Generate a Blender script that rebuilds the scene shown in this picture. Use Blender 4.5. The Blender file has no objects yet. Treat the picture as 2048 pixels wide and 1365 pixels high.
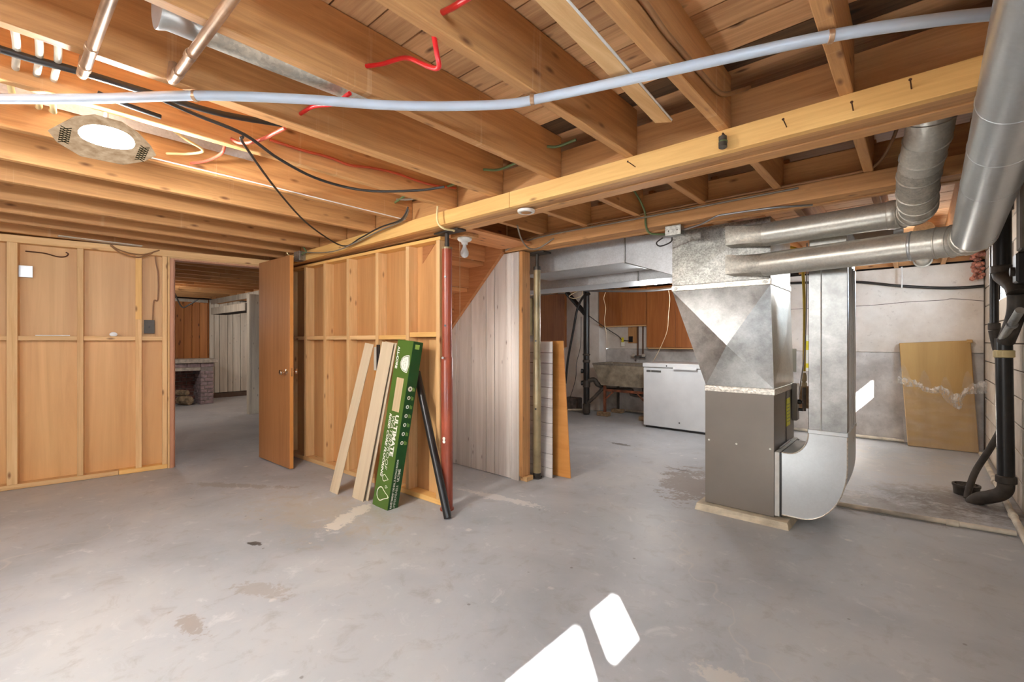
import bpy, bmesh, math, random
from math import sin, cos, pi, radians as R, atan2, sqrt
from mathutils import Vector, Matrix
random.seed(7)
S = bpy.context.scene
COL = S.collection
# ------------------------------------------------------------------ camera, world, sun, area lights, exposure
cd = bpy.data.cameras.new('camera'); cam = bpy.data.objects.new('camera', cd); COL.objects.link(cam)
cd.sensor_width = 36.0; cd.lens = 916.0 * 36.0 / 2048.0; cd.clip_start = 0.02
cam.location = (0, 0, 1.22); cam.rotation_euler = (pi / 2, 0, atan2(811, 916))
S.camera = cam
S.view_settings.view_transform = 'Standard'; S.view_settings.look = 'None'
S.view_settings.gamma = 1.0; S.view_settings.exposure = 1.04; S.view_settings.use_curve_mapping = False
W = bpy.data.worlds.new('world'); S.world = W; W.use_nodes = True
W.node_tree.nodes['Background'].inputs[0].default_value = (0.66, 0.83, 1.0, 1)
W.node_tree.nodes['Background'].inputs[1].default_value = 38.0

def light(kind, loc, energy, color=(1, 1, 1), size=0.1, size_y=None, aim=None, portal=False):
    ld = bpy.data.lights.new('light', kind); o = bpy.data.objects.new('light', ld); COL.objects.link(o)
    o.location = loc; ld.energy = energy; ld.color = color
    if kind == 'AREA':
        ld.size = size
        if size_y: ld.shape = 'RECTANGLE'; ld.size_y = size_y
        if portal: ld.cycles.is_portal = True
    elif kind == 'POINT': ld.shadow_soft_size = size
    if aim is not None:
        o.rotation_euler = (Vector(aim) - Vector(loc)).to_track_quat('-Z', 'Y').to_euler()
    return o
sun = light('SUN', (5, -5, 6), 150.0, (1.0, 0.97, 0.93)); sun.data.angle = R(0.9)
sun.rotation_euler = Vector((-1, 1.03, -1.1)).to_track_quat('-Z', 'Y').to_euler()
light('AREA', (0.66, -0.19, 1.71), 1, size=0.28, size_y=0.92, aim=(-5, -0.19, 1.71), portal=True)
light('AREA', (0.66, 5.9, 1.71), 1, size=0.28, size_y=0.7, aim=(-5, 5.9, 1.71), portal=True)
# fill lights added to even out the brightness, with no fixtures behind them
light('AREA', (-1.6, -1.7, 2.02), 40, (0.97, 0.985, 1.0), 2.4, 1.2, (-1.9, 0.9, 0.3))
light('POINT', (-2.6, -1.0, 1.6), 11, (0.97, 0.985, 1.0), 0.25)
light('POINT', (-2.35, 5.15, 1.45), 20, (0.98, 0.99, 1.0), 0.12)
light('POINT', (-0.1, 5.7, 1.9), 8, (0.98, 0.99, 1.0), 0.15)
light('POINT', (-8.8, 1.4, 1.75), 18, (1.0, 0.98, 0.96), 0.15)
light('POINT', (-2.78, 2.42, 1.05), 4, (1.0, 0.99, 0.97), 0.15)
light('POINT', (-9.6, 4.3, 1.75), 14, (1.0, 0.95, 0.9), 0.15)

# ------------------------------------------------------------------ materials
def nt(name):
    m = bpy.data.materials.new(name); m.use_nodes = True
    return m, m.node_tree.nodes, m.node_tree.links, m.node_tree.nodes['Principled BSDF']
def lin(c):
    return tuple(((v / 255) / 12.92 if v / 255 <= 0.04045 else ((v / 255 + 0.055) / 1.055) ** 2.4) for v in c) + (1,)
def mth(n, l, op, a, b=None, c=None):
    x = n.new('ShaderNodeMath'); x.operation = op
    for i, v in enumerate((a, b, c)):
        if v is None: continue
        if isinstance(v, (int, float)): x.inputs[i].default_value = v
        else: l.new(v, x.inputs[i])
    return x.outputs[0]
def ramp(n, l, fac, stops):
    r = n.new('ShaderNodeValToRGB'); l.new(fac, r.inputs[0])
    e = r.color_ramp.elements
    e[0].position, e[0].color = stops[0]; e[1].position, e[1].color = stops[-1]
    for p, c in stops[1:-1]:
        q = e.new(p); q.color = c
    return r.outputs[0]
def mix(n, l, fac, a, b, mode='MIX'):
    x = n.new('ShaderNodeMix'); x.data_type = 'RGBA'; x.blend_type = mode
    for s, v in ((x.inputs[0], fac), (x.inputs[6], a), (x.inputs[7], b)):
        if isinstance(v, (int, float, tuple)): s.default_value = v
        else: l.new(v, s)
    return x.outputs[2]
def coords(n, l, scale=(1, 1, 1), rnd=True, world=False):
    t = n.new('ShaderNodeTexCoord'); v = t.outputs['Object']
    if world:
        v = n.new('ShaderNodeNewGeometry').outputs['Position']
    if rnd and not world:
        oi = n.new('ShaderNodeObjectInfo'); a = n.new('ShaderNodeVectorMath'); a.operation = 'ADD'
        mm = n.new('ShaderNodeVectorMath'); mm.operation = 'SCALE'; mm.inputs[0].default_value = (13.1, 7.7, 19.3)
        l.new(oi.outputs['Random'], mm.inputs['Scale']); l.new(v, a.inputs[0]); l.new(mm.outputs[0], a.inputs[1]); v = a.outputs[0]
    mp = n.new('ShaderNodeMapping'); mp.inputs['Scale'].default_value = scale; l.new(v, mp.inputs[0])
    return mp.outputs[0]
def noise(n, l, v, scale, detail=4, rough=0.55, dist=0.0):
    x = n.new('ShaderNodeTexNoise'); x.inputs['Scale'].default_value = scale; x.inputs['Detail'].default_value = detail
    x.inputs['Roughness'].default_value = rough; x.inputs['Distortion'].default_value = dist; l.new(v, x.inputs['Vector'])
    return x.outputs[0]
def bump(n, l, bs, h, strength=0.2, dist=0.01):
    b = n.new('ShaderNodeBump'); b.inputs['Strength'].default_value = strength; b.inputs['Distance'].default_value = dist
    l.new(h, b.inputs['Height']); l.new(b.outputs[0], bs.inputs['Normal'])
def wood(name, axis, dark, light_, knot=None, rough=0.65, fine=38, var=0.16, knots=0.10, streak=False):
    m, n, l, b = nt(name)
    st = [fine, fine, fine]; st['xyz'.index(axis)] = fine * 0.045
    v = coords(n, l, tuple(st))
    f = noise(n, l, v, 1.0, 8, 0.68, 0.7)
    st2 = [4.0, 4.0, 4.0]; st2['xyz'.index(axis)] = 0.5
    f2 = noise(n, l, coords(n, l, tuple(st2)), 1.0, 3, 0.5)
    ff = mth(n, l, 'ADD', mth(n, l, 'MULTIPLY', f, 0.6), mth(n, l, 'MULTIPLY', f2, 0.4))
    c = ramp(n, l, ff, [(0.33, lin(dark)), (0.66, lin(light_))])
    if knot:
        st3 = [15.0, 15.0, 15.0]; st3['xyz'.index(axis)] = 5.5
        vo = n.new('ShaderNodeTexVoronoi'); vo.inputs['Scale'].default_value = 1.0; l.new(coords(n, l, tuple(st3)), vo.inputs['Vector'])
        k = ramp(n, l, vo.outputs['Distance'], [(knots * 0.6, (1, 1, 1, 1)), (knots + 0.10, (0, 0, 0, 1))])
        sp = n.new('ShaderNodeSeparateColor'); l.new(vo.outputs['Color'], sp.inputs[0])
        k = mth(n, l, 'MULTIPLY', k, mth(n, l, 'GREATER_THAN', sp.outputs[0], 0.5))
        c = mix(n, l, mth(n, l, 'MULTIPLY', k, 0.85), c, lin(knot))
    if streak:
        q = noise(n, l, coords(n, l, (0.001, 9.0, 0.4)), 1.0, 6, 0.75)
        k = mth(n, l, 'MULTIPLY', ramp(n, l, q, [(0.60, (0, 0, 0, 1)), (0.66, (1, 1, 1, 1))]), 0.20)
        c = mix(n, l, k, c, lin((236, 206, 170)))
    oi = n.new('ShaderNodeObjectInfo')
    br = mth(n, l, 'MULTIPLY_ADD', oi.outputs['Random'], var, 1 - var / 2)
    hs = n.new('ShaderNodeHueSaturation'); l.new(br, hs.inputs['Value']); l.new(c, hs.inputs['Color'])
    l.new(hs.outputs[0], b.inputs['Base Color']); b.inputs['Roughness'].default_value = rough
    bump(n, l, b, f, 0.12, 0.004)
    return m
def plain(name, col, rough=0.5, metal=0.0, mottle=0.06, scale=14, bmp=0.0, emit=0.0, trans=0.0, spec=None):
    m, n, l, b = nt(name)
    c = lin(col)
    f = noise(n, l, coords(n, l), scale, 4)
    d = tuple(x * (1 - mottle * 2.2) for x in c[:3]) + (1,); u = tuple(min(1, x * (1 + mottle * 2.2)) for x in c[:3]) + (1,)
    l.new(ramp(n, l, f, [(0.3, d), (0.7, u)]), b.inputs['Base Color'])
    b.inputs['Roughness'].default_value = rough; b.inputs['Metallic'].default_value = metal
    if trans: b.inputs['Transmission Weight'].default_value = trans
    if spec is not None: b.inputs['Specular IOR Level'].default_value = spec
    if emit:
        b.inputs['Emission Color'].default_value = c; b.inputs['Emission Strength'].default_value = emit
    if bmp: bump(n, l, b, f, bmp, 0.01)
    return m
M = {}
JD, JL = (160, 110, 64), (214, 160, 102)
for a in 'xyz':
    M['joist' + a] = wood('joist_wood_' + a, a, JD, JL, (96, 52, 24), streak=(a == 'y'))
    M['pine' + a] = wood('pine_' + a, a, (208, 158, 100), (240, 200, 144), (130, 76, 36), knots=0.10)
    M['ledger' + a] = wood('ledger_pine_' + a, a, (216, 160, 88), (246, 200, 124), (140, 86, 44), knots=0.10)
M['subfloor'] = wood('subfloor_board', 'x', (176, 126, 82), (232, 188, 138), (80, 46, 24), var=0.25)
M['subdark'] = wood('mould_stained_board', 'x', (48, 36, 26), (122, 92, 62), (18, 14, 10), var=0.2, knots=0.2)
M['plyz'] = wood('lauan_plywood', 'z', (200, 150, 94), (230, 184, 126), None, 0.5, fine=9, var=0.08)
M['plymid'] = wood('lauan_plywood_lower', 'z', (202, 148, 88), (232, 182, 120), None, 0.5, fine=9, var=0.08)
M['plydark'] = wood('lauan_plywood_dark', 'z', (176, 124, 74), (212, 160, 104), None, 0.5, fine=14, var=0.10)
M['door'] = wood('door_veneer', 'z', (158, 104, 58), (188, 132, 82), None, 0.55, fine=22, var=0.0)
M['dooredge'] = wood('door_edge', 'z', (205, 134, 66), (226, 158, 86), None, 0.45)
M['jamb'] = wood('jamb_wood', 'z', (172, 116, 84), (206, 150, 114), None, 0.5)
M['stairx'] = wood('stair_wood_x', 'x', (152, 94, 52), (196, 134, 82), (92, 50, 24))
M['stairy'] = wood('stair_wood_y', 'y', (160, 98, 54), (204, 142, 88), (92, 50, 24))
M['panelw'] = wood('whitewashed_panelling', 'z', (186, 176, 166), (236, 230, 222), (120, 106, 96), 0.55, fine=18, var=0.10, knots=0.05)
M['panelcream'] = wood('cream_panelling', 'z', (176, 164, 146), (226, 218, 200), (130, 116, 100), 0.55, fine=16, var=0.08, knots=0.05)
M['pinewall'] = wood('knotty_pine_board', 'z', (158, 92, 44), (206, 138, 74), (60, 28, 14), 0.45, fine=12, var=0.2, knots=0.14)
M['veneer'] = wood('cabinet_veneer', 'z', (136, 76, 32), (178, 112, 58), None, 0.4, fine=40, var=0.06)
M['shiplap'] = wood('white_shiplap', 'x', (196, 188, 184), (236, 230, 224), None, 0.5, fine=14, var=0.05)
M['orangeply'] = wood('orange_plywood', 'x', (190, 122, 52), (222, 156, 82), None, 0.5, fine=8, var=0.0)
M['vinyl'] = wood('oak_vinyl_plank', 'z', (196, 174, 142), (222, 204, 174), None, 0.45, fine=10, var=0.05)
M['darkwood'] = plain('dark_brown_wood', (84, 54, 36), 0.6, mottle=0.2)
M['weather'] = wood('weathered_wood', 'z', (92, 84, 74), (142, 132, 118), None, 0.8)
M['steel'] = plain('steel', (150, 150, 150), 0.35, 0.9)
M['darksteel'] = plain('dark_steel', (70, 64, 58), 0.5, 0.6)
M['nail'] = plain('rusty_nail', (92, 60, 40), 0.6, 0.5)
M['chrome'] = plain('chrome', (225, 215, 200), 0.15, 1.0, mottle=0.0)
M['redpaint'] = plain('red_oxide_paint', (150, 72, 50), 0.3, mottle=0.1, scale=5)
M['tanpaint'] = plain('tan_paint', (150, 134, 100), 0.35, 0.2, mottle=0.14, scale=6)
M['black'] = plain('black_plastic', (34, 32, 31), 0.32, mottle=0.15)
M['dustblack'] = plain('dusty_black_plastic', (70, 62, 54), 0.6, mottle=0.25, scale=9)
M['blackcable'] = plain('black_cable', (44, 40, 37), 0.5)
M['whiteplastic'] = plain('white_plastic', (232, 230, 224), 0.35)
M['dirtypvc'] = plain('dirty_white_pipe', (206, 196, 178), 0.5, mottle=0.2, scale=6)
M['pe'] = plain('translucent_grey_pipe', (184, 192, 202), 0.3, mottle=0.05, scale=3)
M['redcable'] = plain('red_cable', (206, 26, 30), 0.35)
M['pinkcable'] = plain('faded_red_cable', (206, 96, 76), 0.45)
M['orangecable'] = plain('orange_cable', (198, 84, 52), 0.45)
M['greencable'] = plain('green_cable', (92, 108, 66), 0.5)
M['creamcable'] = plain('cream_cable', (224, 204, 150), 0.5)
M['browncable'] = plain('brown_cable', (146, 104, 66), 0.5)
M['greycable'] = plain('grey_cable', (128, 118, 104), 0.5)
M['string'] = plain('string', (186, 164, 132), 0.8)
M['copper'] = plain('dull_copper_pipe', (176, 142, 112), 0.35, 0.6, mottle=0.2, scale=8)
M['furnace'] = plain('furnace_paint', (134, 126, 117), 0.38, 0.35, mottle=0.03, scale=3)
M['filterwhite'] = plain('filter_rail_paint', (206, 206, 200), 0.4)
M['yellow'] = plain('yellow_tag', (226, 214, 40), 0.5)
M['gasyellow'] = plain('yellow_gas_pipe', (182, 150, 10), 0.45)
M['enamel'] = plain('white_enamel', (212, 214, 215), 0.3, mottle=0.03, scale=4)
M['badge'] = plain('grey_badge', (110, 112, 110), 0.35, 0.5)
M['concretesink'] = plain('sink_concrete', (150, 138, 118), 0.8, mottle=0.18, scale=9, bmp=0.2)
M['padconc'] = plain('pad_concrete', (206, 194, 170), 0.85, mottle=0.12, scale=9, bmp=0.3)
M['rust'] = plain('rusty_frame', (134, 78, 52), 0.7, 0.2, mottle=0.25)
M['brick'] = plain('grey_purple_brick', (150, 132, 134), 0.85, mottle=0.2, scale=12, bmp=0.4)
M['redbrick'] = plain('old_red_brick', (120, 82, 74), 0.85, mottle=0.25, scale=12, bmp=0.4)
M['mortar'] = plain('mortar', (140, 134, 130), 0.9, mottle=0.1)
M['stone'] = plain('mantel_stone', (176, 168, 156), 0.8, mottle=0.15)
M['log'] = plain('log_bark', (152, 134, 108), 0.9, mottle=0.3, bmp=0.5)
M['tanbrick'] = plain('tan_brick', (160, 132, 100), 0.9, mottle=0.2, bmp=0.3)
M['cardboard'] = wood('cardboard', 'z', (170, 134, 78), (196, 160, 100), None, 0.7, fine=5, var=0.0)
M['boxgreen'] = plain('green_carton', (76, 108, 40), 0.4, mottle=0.04, scale=3)
M['boxdark'] = plain('dark_green_carton', (24, 76, 34), 0.4, mottle=0.04, scale=3)
M['print'] = plain('white_print', (240, 240, 228), 0.5, mottle=0.0)
M['printlime'] = plain('lime_print', (150, 190, 90), 0.5, mottle=0.0)
M['swatch'] = wood('printed_oak_swatch', 'z', (190, 166, 128), (220, 198, 160), None, 0.45, fine=8, var=0.0)
M['foil'] = plain('foil_tape', (216, 210, 198), 0.28, 0.75, mottle=0.15, scale=60, bmp=0.4)
M['baseb'] = plain('brown_baseboard', (92, 70, 54), 0.6)
M['backing'] = plain('dark_backing', (34, 26, 20), 0.9)
M['darkstone'] = plain('dark_stone', (92, 82, 76), 0.9, mottle=0.25, bmp=0.5)
M['insul'] = plain('pink_insulation', (190, 128, 108), 0.95, mottle=0.3, scale=30, bmp=0.6)
M['earth'] = plain('window_well_gravel', (150, 146, 138), 0.9)
M['lamp'] = plain('lamp_diffuser', (255, 250, 238), 0.4, mottle=0.0, emit=30)
def lampglass():
    m, n, l, b = nt('glowing_lamp_shade')
    b.inputs['Base Color'].default_value = (0.0, 0.0, 0.0, 1); b.inputs['Roughness'].default_value = 0.9; b.inputs['Specular IOR Level'].default_value = 0.0
    f = noise(n, l, coords(n, l), 30, 4)
    l.new(ramp(n, l, f, [(0.3, lin((176, 142, 108))), (0.7, lin((226, 196, 160)))]), b.inputs['Emission Color'])
    b.inputs['Emission Strength'].default_value = 0.46
    return m
M['lattice'] = lampglass()
M['latticedark'] = plain('lamp_pattern', (2, 2, 1), 0.95, spec=0.0)
M['bulbglass'] = plain('frosted_bulb', (214, 214, 212), 0.25)

def galv(name, col, rough, spangle, dirt=0.15, metal=0.8):
    m, n, l, b = nt(name)
    v = coords(n, l)
    vo = n.new('ShaderNodeTexVoronoi'); vo.inputs['Scale'].default_value = 110; l.new(v, vo.inputs['Vector'])
    sp = n.new('ShaderNodeSeparateColor'); l.new(vo.outputs['Color'], sp.inputs[0])
    c = lin(col)
    f = noise(n, l, v, 5, 5, 0.65)
    base = ramp(n, l, f, [(0.35, tuple(x * (1 - dirt * 2) for x in c[:3]) + (1,)), (0.65, c)])
    s = mth(n, l, 'MULTIPLY_ADD', sp.outputs[0], spangle, 1 - spangle / 2)
    hs = n.new('ShaderNodeHueSaturation'); l.new(s, hs.inputs['Value']); l.new(base, hs.inputs['Color'])
    l.new(hs.outputs[0], b.inputs['Base Color']); b.inputs['Metallic'].default_value = metal
    rr = mth(n, l, 'MULTIPLY_ADD', sp.outputs[1], 0.3 * spangle, rough - 0.15 * spangle)
    l.new(mth(n, l, 'ADD', rr, mth(n, l, 'MULTIPLY_ADD', f, 0.2, -0.1)), b.inputs['Roughness'])
    return m
M['galv'] = galv('galvanised_sheet', (190, 191, 188), 0.34, 0.10, 0.24, 0.92)
M['galvsp'] = galv('spangled_sheet', (186, 184, 176), 0.42, 0.55, 0.22)
M['galvbright'] = galv('bright_sheet', (206, 210, 211), 0.32, 0.04, 0.05, 0.78)
M['galvdull'] = galv('dull_duct_pipe', (212, 209, 198), 0.36, 0.15, 0.10, 0.62)
M['galvdusty'] = galv('dusty_sheet', (206, 200, 186), 0.46, 0.3, 0.22, 0.5)
M['galvgrey'] = galv('grey_trunk_sheet', (200, 202, 204), 0.42, 0.15, 0.08, 0.45)

def plaster(name, c0, c1, stain, sscale=2.2):
    m, n, l, b = nt(name)
    v = coords(n, l, world=True)
    f = noise(n, l, v, sscale, 6, 0.65)
    g = noise(n, l, v, 22, 5, 0.7)
    c = ramp(n, l, f, [(0.3, lin(c0)), (0.62, lin(c1))])
    s = ramp(n, l, g, [(0.60, (0, 0, 0, 1)), (0.74, (1, 1, 1, 1))])
    c = mix(n, l, mth(n, l, 'MULTIPLY', s, mth(n, l, 'MULTIPLY', f, 0.7)), c, lin(stain))
    l.new(c, b.inputs['Base Color']); b.inputs['Roughness'].default_value = 0.85
    bump(n, l, b, g, 0.3, 0.008)
    return m
M['whitewall'] = plaster('old_white_wall_paint', (206, 194, 180), (232, 224, 214), (130, 110, 90))
M['greywall'] = plaster('bare_lower_wall', (168, 162, 156), (218, 213, 207), (100, 90, 78), 3.5)
M['block'] = plaster('painted_block', (190, 178, 162), (218, 208, 194), (110, 92, 74), 3.0)
M['blockdark'] = plain('block_joint', (96, 84, 72), 0.95)

def floor_mat():
    m, n, l, b = nt('worn_concrete_floor')
    v = coords(n, l, world=True)
    f = noise(n, l, v, 0.9, 6, 0.6, 0.4); g = noise(n, l, v, 7, 6, 0.7, 0.6); h = noise(n, l, v, 40, 4, 0.6)
    c = ramp(n, l, f, [(0.32, lin((160, 164, 167))), (0.5, lin((178, 181, 184))), (0.68, lin((193, 194, 193)))])
    c = mix(n, l, mth(n, l, 'MULTIPLY', ramp(n, l, g, [(0.58, (0, 0, 0, 1)), (0.75, (1, 1, 1, 1))]), 0.55), c, lin((226, 225, 222)))
    c = mix(n, l, mth(n, l, 'MULTIPLY', ramp(n, l, g, [(0.30, (1, 1, 1, 1)), (0.46, (0, 0, 0, 1))]), 0.42), c, lin((140, 134, 126)))
    sx = n.new('ShaderNodeSeparateXYZ'); l.new(v, sx.inputs[0])
    wob = mth(n, l, 'MULTIPLY_ADD', mth(n, l, 'ADD', g, mth(n, l, 'MULTIPLY', h, 0.5)), 1.9, -1.42)
    def spot(c, x, y, rx, ry, col, amt, rot=0.0, edge=0.25):
        dx = mth(n, l, 'SUBTRACT', sx.outputs[0], x); dy = mth(n, l, 'SUBTRACT', sx.outputs[1], y)
        u = mth(n, l, 'ADD', mth(n, l, 'MULTIPLY', dx, cos(rot) / rx), mth(n, l, 'MULTIPLY', dy, sin(rot) / rx))
        w = mth(n, l, 'ADD', mth(n, l, 'MULTIPLY', dx, -sin(rot) / ry), mth(n, l, 'MULTIPLY', dy, cos(rot) / ry))
        d = mth(n, l, 'SQRT', mth(n, l, 'ADD', mth(n, l, 'MULTIPLY', u, u), mth(n, l, 'MULTIPLY', w, w)))
        d = mth(n, l, 'ADD', d, mth(n, l, 'MULTIPLY', wob, 1.6))
        k = mth(n, l, 'SMOOTH_MIN', mth(n, l, 'MAXIMUM', mth(n, l, 'MULTIPLY', mth(n, l, 'SUBTRACT', 1.0, d), 1 / edge), 0.0), 1.0, 0.2)
        return mix(n, l, mth(n, l, 'MULTIPLY', k, amt), c, lin(col))
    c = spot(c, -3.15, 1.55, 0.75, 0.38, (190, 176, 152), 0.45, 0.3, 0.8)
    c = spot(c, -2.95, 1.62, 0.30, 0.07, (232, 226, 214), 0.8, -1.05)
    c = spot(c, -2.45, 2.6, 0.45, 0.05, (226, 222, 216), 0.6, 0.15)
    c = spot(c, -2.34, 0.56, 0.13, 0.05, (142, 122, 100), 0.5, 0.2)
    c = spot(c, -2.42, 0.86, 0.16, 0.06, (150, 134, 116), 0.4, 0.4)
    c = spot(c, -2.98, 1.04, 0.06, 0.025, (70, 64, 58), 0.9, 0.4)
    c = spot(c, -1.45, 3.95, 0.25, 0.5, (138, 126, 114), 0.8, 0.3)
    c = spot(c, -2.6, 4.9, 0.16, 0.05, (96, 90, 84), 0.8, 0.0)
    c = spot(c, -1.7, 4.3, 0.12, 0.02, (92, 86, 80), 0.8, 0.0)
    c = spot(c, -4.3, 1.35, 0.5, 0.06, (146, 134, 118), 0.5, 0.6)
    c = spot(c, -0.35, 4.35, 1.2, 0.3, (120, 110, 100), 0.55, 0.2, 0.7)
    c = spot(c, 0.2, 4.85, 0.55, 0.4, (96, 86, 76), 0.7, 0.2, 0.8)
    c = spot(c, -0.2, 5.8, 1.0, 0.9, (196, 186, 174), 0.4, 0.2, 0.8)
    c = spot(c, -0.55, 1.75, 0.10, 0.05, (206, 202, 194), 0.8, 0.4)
    vs = n.new('ShaderNodeTexVoronoi'); vs.inputs['Scale'].default_value = 6.0; l.new(v, vs.inputs['Vector'])
    sv = n.new('ShaderNodeSeparateColor'); l.new(vs.outputs['Color'], sv.inputs[0])
    k = mth(n, l, 'MULTIPLY', ramp(n, l, mth(n, l, 'ADD', vs.outputs['Distance'], mth(n, l, 'MULTIPLY', h, 0.10)), [(0.085, (1, 1, 1, 1)), (0.11, (0, 0, 0, 1))]), mth(n, l, 'GREATER_THAN', sv.outputs[0], 0.62))
    c = mix(n, l, mth(n, l, 'MULTIPLY', k, 0.6), c, lin((104, 96, 88)))
    vs = n.new('ShaderNodeTexVoronoi'); vs.inputs['Scale'].default_value = 4.3; l.new(v, vs.inputs['Vector'])
    sv = n.new('ShaderNodeSeparateColor'); l.new(vs.outputs['Color'], sv.inputs[0])
    k = mth(n, l, 'MULTIPLY', ramp(n, l, mth(n, l, 'ADD', vs.outputs['Distance'], mth(n, l, 'MULTIPLY', h, 0.16)), [(0.14, (1, 1, 1, 1)), (0.19, (0, 0, 0, 1))]), mth(n, l, 'GREATER_THAN', sv.outputs[1], 0.7))
    c = mix(n, l, mth(n, l, 'MULTIPLY', k, 0.5), c, lin((226, 222, 214)))
    # hairline crack
    vo = n.new('ShaderNodeTexVoronoi'); vo.feature = 'DISTANCE_TO_EDGE'; vo.inputs['Scale'].default_value = 0.35
    mpv = n.new('ShaderNodeVectorMath'); mpv.operation = 'ADD'
    nz = n.new('ShaderNodeTexNoise'); nz.inputs['Scale'].default_value = 2.5; l.new(v, nz.inputs['Vector'])
    l.new(v, mpv.inputs[0]); l.new(nz.outputs['Color'], mpv.inputs[1]); l.new(mpv.outputs[0], vo.inputs['Vector'])
    k = ramp(n, l, vo.outputs['Distance'], [(0.001, (1, 1, 1, 1)), (0.004, (0, 0, 0, 1))])
    c = mix(n, l, mth(n, l, 'MULTIPLY', k, 0.4), c, lin((206, 200, 192)))
    l.new(c, b.inputs['Base Color'])
    l.new(mth(n, l, 'MULTIPLY_ADD', g, 0.3, 0.32), b.inputs['Roughness'])
    bump(n, l, b, mth(n, l, 'ADD', g, mth(n, l, 'MULTIPLY', h, 0.3)), 0.08, 0.01)
    return m
M['floor'] = floor_mat()
def film_mat():
    m, n, l, b = nt('clear_plastic_film')
    b.inputs['Base Color'].default_value = (0.95, 0.93, 0.88, 1); b.inputs['Roughness'].default_value = 0.12
    f = noise(n, l, coords(n, l, (1, 1, 3)), 5, 3)
    l.new(ramp(n, l, f, [(0.35, (0.05, 0.05, 0.05, 1)), (0.8, (0.22, 0.22, 0.22, 1))]), b.inputs['Alpha'])
    bump(n, l, b, f, 0.5, 0.03)
    return m
M['film'] = film_mat()
def film2_mat():
    m, n, l, b = nt('crumpled_plastic_film')
    b.inputs['Base Color'].default_value = (0.92, 0.90, 0.86, 1); b.inputs['Roughness'].default_value = 0.18
    f = noise(n, l, coords(n, l, (3, 1, 1)), 9, 4, 0.7)
    l.new(ramp(n, l, f, [(0.38, (0.10, 0.10, 0.10, 1)), (0.66, (0.62, 0.62, 0.62, 1))]), b.inputs['Alpha'])
    bump(n, l, b, f, 0.8, 0.03)
    return m
M['film2'] = film2_mat()
def glass_mat():
    m, n, l, b = nt('window_glass')
    b.inputs['Base Color'].default_value = (1, 1, 1, 1); b.inputs['Roughness'].default_value = 0.0
    b.inputs['Alpha'].default_value = 0.12
    return m
M['glass'] = glass_mat()

# ------------------------------------------------------------------ builders
def wloc(o):
    v = Vector((0, 0, 0))
    while o is not None:
        v += o.location; o = o.parent
    return v
def tag(o, label=None, cat=None, group=None, kind=None):
    if label: o['label'] = label
    if cat: o['category'] = cat
    if group: o['group'] = group
    if kind: o['kind'] = kind
    return o
def empty(name, loc=(0, 0, 0), label=None, cat=None, group=None, kind=None, parent=None):
    o = bpy.data.objects.new(name, None); COL.objects.link(o); o.empty_display_size = 0.1
    if parent: o.parent = parent; o.location = Vector(loc) - wloc(parent)
    else: o.location = loc
    return tag(o, label, cat, group, kind)
def link(name, bm, mat, parent=None, smooth=False, bevel=0.0):
    if bevel:
        bmesh.ops.bevel(bm, geom=bm.edges[:], offset=bevel, segments=1, affect='EDGES', clamp_overlap=True)
    bmesh.ops.recalc_face_normals(bm, faces=bm.faces[:])
    lo = Vector((1e9,) * 3); hi = Vector((-1e9,) * 3)
    for v in bm.verts:
        for i in range(3):
            lo[i] = min(lo[i], v.co[i]); hi[i] = max(hi[i], v.co[i])
    c = (lo + hi) / 2
    for v in bm.verts: v.co -= c
    if smooth:
        for f in bm.faces: f.smooth = True
        for e in bm.edges:
            if len(e.link_faces) == 2 and e.calc_face_angle(0) > 0.7: e.smooth = False
    me = bpy.data.meshes.new(name); bm.to_mesh(me); bm.free()
    me.materials.append(M[mat] if isinstance(mat, str) else mat)
    o = bpy.data.objects.new(name, me); COL.objects.link(o)
    if parent: o.parent = parent; o.location = c - wloc(parent)
    else: o.location = c
    return o
def NB(): return bmesh.new()
def abox(bm, lo, hi):
    lo = Vector(lo); hi = Vector(hi)
    vs = [bm.verts.new((x, y, z)) for x in (lo.x, hi.x) for y in (lo.y, hi.y) for z in (lo.z, hi.z)]
    for f in ((0, 1, 3, 2), (4, 6, 7, 5), (0, 4, 5, 1), (2, 3, 7, 6), (0, 2, 6, 4), (1, 5, 7, 3)):
        bm.faces.new([vs[i] for i in f])
def box(name, lo, hi, mat, parent=None, bevel=0.0015):
    bm = NB(); abox(bm, lo, hi); return link(name, bm, mat, parent, bevel=bevel)
def hexa(bm, p):
    # p: 8 points, bottom ring 0-3 then top ring 4-7
    vs = [bm.verts.new(q) for q in p]
    for f in ((3, 2, 1, 0), (4, 5, 6, 7), (0, 1, 5, 4), (1, 2, 6, 5), (2, 3, 7, 6), (3, 0, 4, 7)):
        bm.faces.new([vs[i] for i in f])
def frame_at(d):
    d = Vector(d).normalized(); a = Vector((0, 0, 1)) if abs(d.z) < 0.9 else Vector((1, 0, 0))
    u = d.cross(a).normalized(); return u, d.cross(u).normalized()
def ring(bm, c, u, w, r, seg):
    return [bm.verts.new(Vector(c) + (u * cos(2 * pi * i / seg) + w * sin(2 * pi * i / seg)) * r) for i in range(seg)]
def bridge(bm, a, b):
    k = len(a)
    for i in range(k): bm.faces.new((a[i], a[(i + 1) % k], b[(i + 1) % k], b[i]))
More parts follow.
